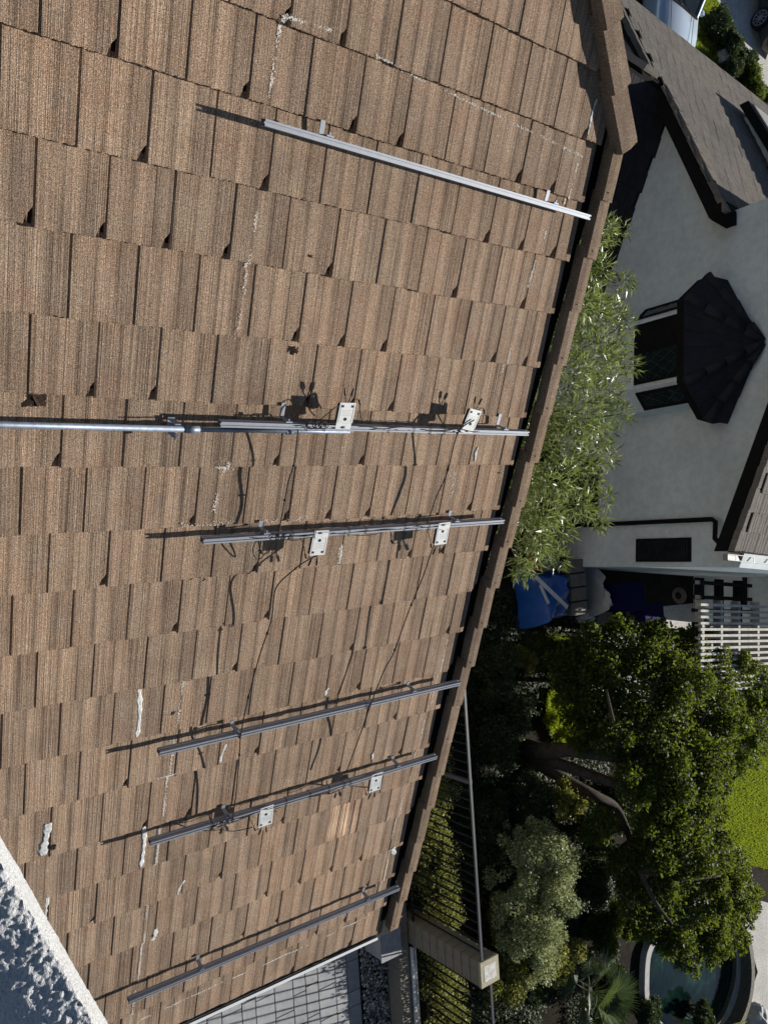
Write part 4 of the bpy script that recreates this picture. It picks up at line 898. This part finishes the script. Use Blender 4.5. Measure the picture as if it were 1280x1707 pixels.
for (px, py, z, s) in [(950,1120,1.7,.5),(955,1165,1.7,.45),(975,1220,1.8,.4),(1000,1380,1.7,.4),(1150,1590,2.0,.4),(1190,1575,2.2,.4),(1225,1560,2.3,.35),(1110,1570,1.9,.35),(1245,1520,2.5,.3),(1100,1400,2.3,.6),(985,1090,1.9,.55),(1040,1075,2.2,.55),(1100,1085,2.4,.6),(1150,1090,2.6,.55),(1000,1140,2.1,.6),(1065,1140,2.5,.7),(1130,1150,2.8,.75),(1190,1130,2.8,.55),(1230,1120,2.8,.5),(1270,1145,2.9,.5),(1200,1190,3.0,.7),(1260,1200,3.0,.6),
        (1040,1210,2.4,.65),(1110,1220,2.8,.75),(1180,1240,3.0,.7),(1240,1245,3.0,.5),(990,1190,1.9,.5),(1060,1280,2.5,.6),(1120,1290,2.8,.7),(1165,1300,2.9,.6),(1195,1290,2.9,.45),(1100,1350,2.5,.6),(1150,1360,2.7,.6),(1185,1350,2.8,.35),
        (1090,1410,2.2,.55),(1140,1430,2.5,.65),(1190,1430,2.7,.55),(1225,1450,2.7,.45),(1110,1490,2.2,.6),(1170,1500,2.5,.6),(1220,1490,2.6,.5),(1250,1490,2.6,.3),(1060,1500,1.9,.5),(1130,1545,2.1,.45),(1190,1540,2.3,.45),(1075,1540,1.8,.35),(1215,1530,2.4,.35),(1040,1440,1.8,.4),(1160,1570,2.1,.3),(1010,1050+70,2.3,.4),(1090,1060,2.4,.35),(1170,1060,2.6,.3)]:
    z = (1.55 + (z-1.8)*.75) if py > 1340 else (1.6 + (z-1.8)*.85); s *= 1.08; p = G(px, py, z); cl.append((*p, s, s, s*.62)); 
    for _ in range(7):
        d = np.array([r_.gauss(0, 1) for _ in range(3)]); d /= np.linalg.norm(d); q = p + d*s*np.array([.9, .9, .6]); ss = s*r_.uniform(.22, .42); cl.append((*q, ss, ss, ss*.7))
V, F = blob_leaves(cl, 150000, .07, .048, .5, .25, .25, 77); bulk('crown', V, F, M_TREE, tr, I4)
# fan palm
pc = G(985, 1655, .9); pt = thing('fan_palm', 'low fan palm with spiky fronds beside the pool end', 'palm', (pc[0], pc[1], 0))
B().tube([(pc[0], pc[1], -.05), (pc[0]+.02, pc[1], .4), (pc[0], pc[1], .85)], [.16, .13, .10], 10).obj('trunk', M_BARK, pt, I4, smooth=True)
Vs = []; Fs = []; off = 0; r = np.random.default_rng(8)
for k in range(30):
    az = k*2.4; el = r.uniform(-.1, 1.25); d = np.array([math.cos(az)*math.cos(el), math.sin(az)*math.cos(el), math.sin(el)]); st = np.array([pc[0], pc[1], .85]); hub = st + d*r.uniform(.35, .6)
    side = np.cross(d, [0, 0, 1]); side /= np.linalg.norm(side); m = 26; fa = np.linspace(-1.35, 1.35, m); D_ = d[None]*np.cos(fa)[:, None] + side[None]*np.sin(fa)[:, None]; D_[:, 2] -= .15
    nn = np.cross(side, d); V, F = leaves(np.repeat(hub[None], m, 0), D_, np.repeat(nn[None], m, 0) + r.normal(size=(m, 3))*.1, r.uniform(.38, .55, m), np.full(m, .028)); Vs.append(V); Fs.append(F+off); off += len(V)
    Vp, Fp = leaves(np.array([st]), np.array([d]), np.array([nn]), np.array([np.linalg.norm(hub-st)+.05]), np.array([.03])); Vs.append(Vp); Fs.append(Fp+off); off += len(Vp)
bulk('fronds', np.concatenate(Vs), np.concatenate(Fs), M_PALM, pt, I4)
# yucca tips at the bottom right edge
pc = G(1240, 1745, .8); pt = thing('spiky_plant', 'spiky yellow-green leaf blades rising at the bottom right edge', 'plant', (pc[0], pc[1], 0)); m = 90; r = np.random.default_rng(12)
D_ = r.normal(size=(m, 3))*.55; D_[:, 2] = 1; V, F = leaves(np.repeat(np.array([[pc[0], pc[1], .25]]), m, 0) + r.normal(size=(m, 3))*.12, D_, r.normal(size=(m, 3)), r.uniform(.6, 1.1, m), np.full(m, .05)); bulk('blades', V, F, M_HEDGE, pt, I4)
# ------------------------------------------------------------------ pool
pe = [(1092,1556),(1076,1585),(1072,1625),(1074,1665),(1092,1700),(1140,1722),(1190,1705),(1212,1665),(1222,1620),(1220,1575),(1208,1535),(1170,1505),(1120,1515)]
pw = [G(x, y, .0) for x, y in pe]; cen = np.mean(pw, 0)
def ring(k, z): return [tuple(cen[:2] + (p[:2]-cen[:2])*k) + (z,) for p in pw]
def sm(pts, n=4): 
    P_ = [Vector(p) for p in pts]; out = []; N_ = len(P_)
    for i in range(N_):
        a, b_, c, d = P_[i-1], P_[i], P_[(i+1) % N_], P_[(i+2) % N_]
        for k in range(n): t = k/n; out.append(.5*((2*b_) + (c-a)*t + (2*a-5*b_+4*c-d)*t*t + (3*b_-a-3*c+d)*t**3))
    return out
wtr = sm(ring(.985, .0)); B().prism([(p[0], p[1]) for p in wtr], lambda p: (p[0], p[1], -.3), lambda p: (p[0], p[1], .015)).obj('pool_water', M_POOL, kind='structure')
def annulus(name, k0, k1, z0, z1, mat, **kw):
    a = sm(ring(k0, z1)); c = sm(ring(k1, z1)); n = len(a); vs = a + c + [Vector((p.x, p.y, z0)) for p in a] + [Vector((p.x, p.y, z0)) for p in c]; fs = []
    for i in range(n): j = (i+1) % n; fs += [(i, j, n+j, n+i), (2*n+i, 2*n+j, j, i), (n+i, n+j, 3*n+j, 3*n+i)]
    return B().add(vs, fs).obj(name, mat, **kw)
annulus('pool_coping', .985, 1.075, -.1, .14, M_COPE, kind='structure'); annulus('pool_tile_band', .955, .984, -.2, .09, M_MOSAIC, kind='structure')
sheet('pool_deck', [tuple(G(x, y, 0)+np.array([0,0,.008])) for x, y in [(1225,1490),(1262,1500),(1330,1520),(1400,1800),(1180,1850),(1235,1700),(1262,1620)]], M_CONC, .03, kind='structure')
a0_ = [G(x, y, .0) for x, y in [(1206,1525),(1222,1560),(1228,1605),(1224,1650),(1210,1690),(1188,1722)]]; b = B(); c_ = [Vector((p[0], p[1], .0)) for p in a0_]; pts_ = spl(c_, 5)
for i_ in range(len(pts_)-1): b.bar(pts_[i_] + Vector((0, 0, .22)), pts_[i_+1] + Vector((0, 0, .22)), .16, .44)
o = b.obj('spa_wall', M_MOSAIC); tag(o, 'curved mosaic-edged dark raised wall at the far side of the pool', 'pool wall')
# water spillway bowl and dark boulders by the pool
def rock(px, py, s, lab, seed, z=0, mat=M_STONE, grp=None):
    c = G(px, py, z); r = random.Random(seed); import bmesh
    bm = bmesh.new(); bmesh.ops.create_icosphere(bm, subdivisions=3, radius=s); 
    for v in bm.verts: k = 1 + .18*math.sin(v.co.x*7/s+seed) * math.cos(v.co.y*5/s) + r.uniform(-.04, .04); v.co = Vector((v.co.x*k*1.1, v.co.y*k*.9, v.co.z*k*.7))
    me = bpy.data.meshes.new('rock'); bm.to_mesh(me); bm.free(); me.materials.append(mat); o = link(bpy.data.objects.new('rock', me), None, Matrix.Translation(Vector((c[0], c[1], groundz(c[0], c[1])+s*.4)))); tag(o, lab, 'rock', grp)
rock(1098,1556,.16,'small brown boulder on the left end of the pool coping',1, .2); rock(1265,1700,.35,'pale boulder at the bottom right edge beside the pool deck',2, .2, M_COPE); rock(1075,1430,.25,'pale rock glimpsed through the tree crown',3, .3, M_COPE); rock(1095,1435,.2,'small pale rock glimpsed beside the larger one through the crown',4,.3,M_COPE); rock(1197,1392,.28,'white rounded rock at the lawn edge beside the crown',5, .2, M_COPE)
rock(1200,97,.28,'small rounded rock among the street-side shrubs, upper one',6,-1); rock(1218,112,.36,'larger rounded rock among the street-side shrubs',7,-1); 
# ------------------------------------------------------------------ pergola and dark trellis
pg = thing('pergola', 'weathered slatted timber pergola in sun behind the tree', 'pergola', mw=HM @ Matrix.Translation(Vector((1.5, 16, 0))))
ZP = 2.45
sl1 = B().box(-.025, .025, 0, 4.2, 0, .06).mesh('slat', M_TIMBER)
for k in range(15): link(bpy.data.objects.new('slat', sl1), pg, HM @ Matrix.Translation(Vector((.10 + k*.125, 14.7, ZP+.12))))
for yy in (14.9, 15.6, 16.3, 17.1, 17.9, 18.4): B().box(.0, 2.0, yy-.04, yy+.04, ZP-.06, ZP+.116).obj('beam', M_TIMBER, pg, HM)
for xx in (1.95,):
    for yy in (14.9, 18.4): B().box(xx-.05, xx+.05, yy-.05, yy+.05, -.1, ZP-.065).obj('post', M_TIMBER, pg, HM)
tre = thing('ladder_trellis', 'black ladder-like timber trellis against the shaded pale wall', 'trellis', mw=HM @ Matrix.Translation(Vector((.2, 15.3, 0))))
for yy in (15.0, 15.75, 16.5): B().box(-.45, .85, yy-.09, yy+.09, 2.35, 2.47).obj('beam', M_BLACK, tre, HM)
for xx in (-.35, -.05, .22, .5, .75): B().box(xx-.04, xx+.04, 14.6, 16.85, 2.48, 2.56).obj('slat', M_BLACK, tre, HM)
for yy in (15.0, 16.5): B().box(.70, .80, yy-.05, yy+.05, 0, 2.35).obj('post', M_BLACK, tre, HM)
sheet('side_path', [(.0, 11.2, .004), (2.6, 11.3, .004), (2.9, 13.0, .004), (4.6, 14.4, .004), (5.4, 19, .004), (1.5, 19.5, .004), (-.3, 13.3, .004)], M_SOIL_AND_SHADE, .03, kind='structure')  # path given the dark soil colour to deepen the side yard's shade
sheet('pergola_pad', [(2.3, 14.0, .01), (4.9, 13.6, .01), (5.6, 19.2, .01), (2.6, 19.6, .01)], M_CONC, .03, kind='structure')
# dark frame rails on the pale wall
B().box(-.598, .1, 18.64, 18.698, 1.35, 1.45).obj('wall_batten', M_BLACK, nb, HM)
# ------------------------------------------------------------------ side yard clutter
def hx(x, y, z): return (x, y, z)
def cloth(name, label, cat, quad, zc, mat, seed, amp=.06, base=0, nn=40):
    # draped heap : corners on the ground, raised middle
    r = np.random.default_rng(seed); q = [np.array(p) for p in quad]; V = []
    ph = r.uniform(0, 6, 8)
    for i in range(nn):
        for j in range(nn):
            u = i/(nn-1); v = j/(nn-1); p = q[0]*(1-u)*(1-v) + q[1]*u*(1-v) + q[2]*u*v + q[3]*(1-u)*v
            e = min(u, 1-u, v, 1-v); z = base + zc*min(1, (e*7))**.6 + amp*(math.sin(7*u+ph[0]+3*v)*math.sin(5*v+ph[1]) + .5*math.sin(17*u*v+ph[2]+9*u) + .35*abs(math.sin(11*(u-v)+ph[3])))*min(1, e*6)
            V.append((p[0] + .03*math.sin(9*v+ph[4]), p[1] + .03*math.sin(8*u+ph[5]), z))
    F = [(i*nn+j, (i+1)*nn+j, (i+1)*nn+j+1, i*nn+j+1) for i in range(nn-1) for j in range(nn-1)]
    o = bulk(name, np.array(V), np.array(F), mat, None, None, True); tag(o, label, cat); return o
TZ = .75
def GC(px, py, z): return G(px, py, z)
cloth('blue_tarpaulin', 'bright blue tarpaulin draped over a pile in the side yard', 'tarpaulin', [G(858,945,.0), G(862,1048,.0), G(942,1030,TZ*.8), G(944,950,TZ*.8)], TZ, M_TARP, 3, .05)
pl_ = [Vector(G(893,962,TZ+.14)), Vector(G(945,1012,TZ+.14))]; o = B().bar(pl_[0], pl_[1], .075, .03).obj('white_plank', M_PLANK); tag(o, 'long white plank lying across the blue tarpaulin', 'plank')
pl_ = [Vector(G(900,975,TZ+.10)), Vector(G(914,1006,TZ+.10))]; o = B().bar(pl_[0], pl_[1], .06, .02).obj('white_plank', M_PLANK); tag(o, 'short white offcut beside the long plank on the blue tarpaulin', 'plank')
c = G(918, 938, .85); 
for k, (dx, dz, lab) in enumerate([(0, 0, 'pale grey lidded crate at the top end of the blue tarpaulin'), (-.32, .02, 'second grey crate next to the pale lidded crate under the oleander')]):
    t = thing('storage_crate', lab, 'crate', (c[0]+dx, c[1]-.02, .45), group='crates beside the tarpaulin'); m = WM[t.name]
    B().box(-.14, .14, -.26, .26, 0, .38, None, .01).obj('crate_body', M_CARD, t, m); B().box(-.15, .15, -.27, .27, .382, .42, None, .008).obj('lid', M_CARD, t, m)
o = B().box(c[0]-.13, c[0]+.13, c[1]-.42, c[1]-.32, .5, .86).obj('orange_board', M_RUST); tag(o, 'rusty orange board end beside the pale grey crate', 'board')
# rack of dusty cartons
rk_ = G(966, 980, .7); t = thing('storage_rack', 'open rack of dusty grey cartons next to the tarpaulin', 'rack', (rk_[0], rk_[1], 0)); m = WM[t.name]
for k in range(4): B().box(-.60 + k*.30, -.60 + k*.30+.27, -.25, .25, .42, .68, None, .01).obj('carton', M_CARD, t, m)
for zz in (.36,): B().box(-.66, .66, -.30, .30, zz, zz+.04).obj('shelf', M_BLACK, t, m)
for sx in (-.64, .64):
    for sy in (-.28, .28): B().box(sx-.02, sx+.02, sy-.02, sy+.02, 0, .36).obj('leg', M_BLACK, t, m)
for k in range(2): o = B().tube([(rk_[0]+.42+k*.05, rk_[1]-.1+k*.1, .70), (rk_[0]+.44+k*.03, rk_[1]+.05+k*.08, .70)], .016, 6).obj('white_tube', M_PLANK); tag(o, ['short white tube on the last carton, nearer the tarpaulin', 'short white tube on the last carton, nearer the plastic sheet'][k], 'tube', 'white tubes on the cartons')
# clear plastic bundle
cloth('plastic_sheet', 'crumpled translucent plastic sheet bundled beside the cartons', 'plastic sheet', [G(985,935,.3), G(980,1030,.1), G(1032,1020,.7), G(1030,945,.9)], .35, M_PLAS, 8, .12, .1, 60)
cloth('plastic_bag', 'small knotted pale plastic bag at the foot of the plastic sheet', 'bag', [G(955,1020,.0), G(958,1040,.0), G(982,1035,.1), G(984,1018,.1)], .22, M_PLAS, 15, .05, .05, 30)
def bin_(px, py, lab, s=1.0, h=.95, mat=M_BLUE):
    c = G(px, py, h); t = thing('lidded_bin', lab, 'bin', (c[0], c[1], 0), group='blue bins by the house'); m = WM[t.name]
    b = B(); b.add([(-.24*s, -.26*s, 0), (.24*s, -.26*s, 0), (.24*s, .26*s, 0), (-.24*s, .26*s, 0), (-.30*s, -.33*s, h-.06), (.30*s, -.33*s, h-.06), (.30*s, .33*s, h-.06), (-.30*s, .33*s, h-.06)], [(0,1,2,3), (7,6,5,4), (0,4,5,1), (1,5,6,2), (2,6,7,3), (3,7,4,0)]); b.obj('bin_body', mat, t, m)
    B().box(-.32*s, .32*s, -.35*s, .36*s, h-.058, h, None, .02).obj('lid', mat, t, m); B().tube([(-.25*s, .38*s, h-.02), (.25*s, .38*s, h-.02)], .015, 6).obj('handle', M_BLKPL, t, m)
bin_(1058, 995, 'dark blue lidded bin standing nearer the house wall'); bin_(1090, 1030, 'dark blue lidded bin farther from the plastic sheet')
c = G(916, 882, .5); t = thing('lidded_bin', 'small bright blue bin glimpsed behind the oleander tip', 'bin', (c[0], c[1], 0)); B().box(-.2, .2, -.2, .2, 0, .5, None, .02).obj('bin_body', M_BLUE, t, WM[t.name]); B().box(-.21, .21, -.21, .21, .502, .55, None, .01).obj('lid', M_BLUE, t, WM[t.name])
t = thing('storage_chest', 'black storage chest against the white wall behind the oleander', 'chest', mw=HM @ Matrix.Translation(Vector((-2.1, 13.1, 0)))); m = WM[t.name]
B().box(-.75, .55, -.28, .26, 0, 1.02, None, .01).obj('chest_body', M_BLACK, t, m); B().box(-.77, .57, -.30, .27, 1.022, 1.08, None, .01).obj('lid', M_BLACK, t, m)
# hose coil
c = G(1130, 993, .6); b = B()
for k in range(5): b.tube([(c[0] + (.10+.022*k)*math.cos(a), c[1] + .01*k, .6 + (.10+.022*k)*math.sin(a)) for a in np.linspace(0, 6.28, 20)], .009, 6)
o = b.obj('hose_coil', M_CARD, None, None, True); tag(o, 'coiled pale garden hose by the dark trellis', 'hose')
# white picket panel behind the tree
t = thing('white_lattice', 'short white picket panel showing above the tree crown', 'lattice', tuple(G(1055, 1070, .6)*np.array([1, 1, 0])))
c = G(1055, 1070, .5)
for k in range(5): B().box(c[0]-.2+k*.10-.02, c[0]-.2+k*.10+.02, c[1]-.01, c[1]+.01, 0, .95).obj('picket', M_PLANK, t, I4)
for z in (.2, .75): B().box(c[0]-.26, c[0]+.26, c[1]+.012, c[1]+.03, z, z+.05).obj('rail', M_PLANK, t, I4)
# ------------------------------------------------------------------ street side
ZS = -1.0
def E_(p): return tuple(p)
sheet('driveway', [tuple(G(x, y, ZS)+np.array([0,0,.0])) for x, y in [(1172,-8),(1190,-60),(1260,-90),(1420,60),(1420,200),(1300,160),(1262,130),(1235,80)]], M_CONC, .03, kind='structure')
sheet('road', [(-40, 27, ZS+.006), (-13.2, 27.6, ZS+.006), (-9, 29, ZS+.006), (-9, 60, ZS+.006), (-40, 60, ZS+.006)], M_ASPH, .03, kind='structure')
lw = [G(1128,60,ZS), G(1125,-30,ZS), G(1185,-60,ZS), G(1195,0,ZS), G(1230,70,ZS), G(1265,130,ZS), G(1240,160,ZS)]
sheet('front_lawn', [tuple(p+np.array([0,0,.006])) for p in lw], M_TURF, .02, kind='structure'); grass('grass', lw, 22000, .07, M_GRASS, 15)
for k, (px, py, s, lab) in enumerate([(1207,35,.6,'clipped dark round bush nearest the pale car lawn'), (1215,62,.55,'clipped dark round bush second in the row by the driveway'), (1228,82,.5,'clipped dark round bush third in the row by the driveway'), (1248,98,.45,'small dark bush last in the row by the driveway'), (1152,42,.28,'dark strappy plant clump beside the pale car'), (1150,66,.28,'low dark plant clump touching the roof edge line'), (1262,135,.7,'feathery green plant at the right edge above the grey roof'), (1225,118,.5,'dark low shrub by the two rocks'), (1275,170,.6,'dark green bush right at the roof eave corner'), (1250,120,.4,'loose green shrub between the rocks and the feathery plant')]):
    c = G(px, py, ZS+s*.8); patch('garden_bush', lab, 'bush', sublobes((c[0], c[1], ZS+s*.6), (s*.8, s*.8, s*.55), 16, s*.42, 90+k), 7000, .07, .04, M_IVY if k not in (6, 9) else M_TREE, 100+k, group='bushes along the front lawn')
def car(label, loc, rz, paint, L=4.5, Wd=1.8):
    mw = Matrix.Translation(Vector(loc)) @ Matrix.Rotation(rz, 4, 'Z'); t = thing('parked_car', label, 'car', mw=mw, group=None)
    prof = [(-.5, .32, .62), (-.495, .55, .82), (-.43, .78, .90), (-.30, .88, .92), (-.16, .93, .92), (-.02, 1.36, .74), (.12, 1.44, .72), (.26, 1.40, .72), (.38, 1.05, .86), (.46, .98, .88), (.5, .75, .84), (.5, .34, .66)]
    # body : lofted cross sections along the length, car faces +x local (nose at -.5 flipped below)
    b = B(); secs = []
    zs = [.22, .30, .55, .80]
    xs = np.linspace(-L/2, L/2, 25); vs = []; fs = []
    def topz(u): 
        return np.interp(u, [-.5, -.47, -.30, -.16, .34, .44, .5], [.62, .80, .90, .95, 1.0, .98, .80])
    def hw(u, k): return Wd/2*np.interp(u, [-.5, -.44, -.3, .3, .45, .5], [.70, .88, 1, 1, .92, .80])*[.86, .97, 1, .985, .90, .0][k]
    K = 6
    for x in xs:
        u = x/L; tz = topz(u)
        for sgn in (-1, 1):
            for k, z in enumerate([.20, .34, .58, tz-.10, tz-.01, tz+.015]): vs.append((x, sgn*hw(u, k), z))
    for i in range(len(xs)-1):
        for s0 in (0, K):
            for k in range(K-1): a = i*2*K+s0+k; fs.append((a, a+1, a+2*K+1, a+2*K))
        a = i*2*K; fs.append((a+K-1, a+2*K-1, a+4*K-1, a+3*K-1)); fs.append((a, a+K, a+3*K, a+2*K))
    fs.append(tuple(range(K)) + tuple(range(2*K-1, K-1, -1))); o_ = (len(xs)-1)*2*K; fs.append(tuple(o_+k for k in range(K)) + tuple(o_+k for k in range(2*K-1, K-1, -1)))
    b.add(vs, fs).obj('body', paint, t, mw, smooth=True)
    # cabin
    cb = B(); cb.add([(-.17*L, -.40*Wd, .93), (-.17*L, .40*Wd, .93), (-.03*L, .33*Wd, 1.40), (-.03*L, -.33*Wd, 1.40), (.36*L, -.40*Wd, .97), (.36*L, .40*Wd, .97), (.24*L, .32*Wd, 1.42), (.24*L, -.32*Wd, 1.42)], [(0,1,2,3), (3,2,6,7), (7,6,5,4), (0,3,7,4), (1,5,6,2)]); cb.obj('glasshouse', M_GLASS, t, mw)
    B().add([(-.035*L, -.34*Wd, 1.405), (-.035*L, .34*Wd, 1.405), (.25*L, .33*Wd, 1.425), (.25*L, -.33*Wd, 1.425), (0, -.30*Wd, 1.45), (0, .30*Wd, 1.45), (.22*L, .29*Wd, 1.465), (.22*L, -.29*Wd, 1.465)], [(0,1,5,4), (1,2,6,5), (2,3,7,6), (3,0,4,7), (4,5,6,7)]).obj('roof_panel', paint, t, mw)
    for sy in (-1, 1):
        B().bar((-.17*L, sy*.405*Wd, .94), (-.035*L, sy*.335*Wd, 1.41), .05, .05).obj('pillar', paint, t, mw)
        B().box(-.15*L, -.12*L, sy*.5*Wd-.02 if sy < 0 else sy*.5*Wd-.12, sy*.5*Wd+.12 if sy < 0 else sy*.5*Wd+.10, .96, 1.08, None, .02).obj('mirror', paint, t, mw)
        B().box(-.495*L, -.46*L, sy*.36*Wd-.16, sy*.36*Wd+.16, .60, .72, None, .02).obj('headlight', M_GREYPL, t, mw)
        for wx in (-.31, .30):
            c = Vector((wx*L, sy*(Wd/2-.10), .33)); wn_ = B().tube([c - Vector((0, .11, 0)), c + Vector((0, .11, 0))], .33, 24).obj('wheel', M_TYRE, t, mw)
            rm = B()
            for q in range(10): a = q*2*math.pi/10; rm.bar(c + Vector((0, sy*.112, 0)), c + Vector((math.cos(a)*.23, sy*.116, math.sin(a)*.23)), .028, .012, (0, 1, 0))
            rm.tube([c + Vector((math.cos(a)*.235, sy*.114, math.sin(a)*.235)) for a in np.linspace(0, 6.28, 21)], .014, 6); rm.tube([c + Vector((0, sy*.105, 0)), c + Vector((0, sy*.125, 0))], .05, 10); rm.obj('rim', M_ALU, wn_, mw)
    ln = B(); ln.bar((-.46*L, .26*Wd, .885), (-.18*L, .30*Wd, .975), .012, .008).bar((-.46*L, -.26*Wd, .885), (-.18*L, -.30*Wd, .975), .012, .008); ln.box(-.185*L, -.165*L, -.40*Wd, .40*Wd, .945, .975); ln.obj('hood_seam', M_BLKPL, t, mw)
    for sy in (-.35, .1): B().bar((-.175*L, sy, .985), (-.135*L, sy+.45, 1.06), .015, .012).obj('wiper', M_BLKPL, t, mw)
    return t
car('pale blue car parked beyond the grey roof, nose toward the bushes', (-14.6, 20.2, ZS), math.pi + HA, M_CARW)
car('dark grey car parked on the street with its alloy wheel showing', (-17.1, 26.9, ZS), math.pi + HA, M_CARD2)
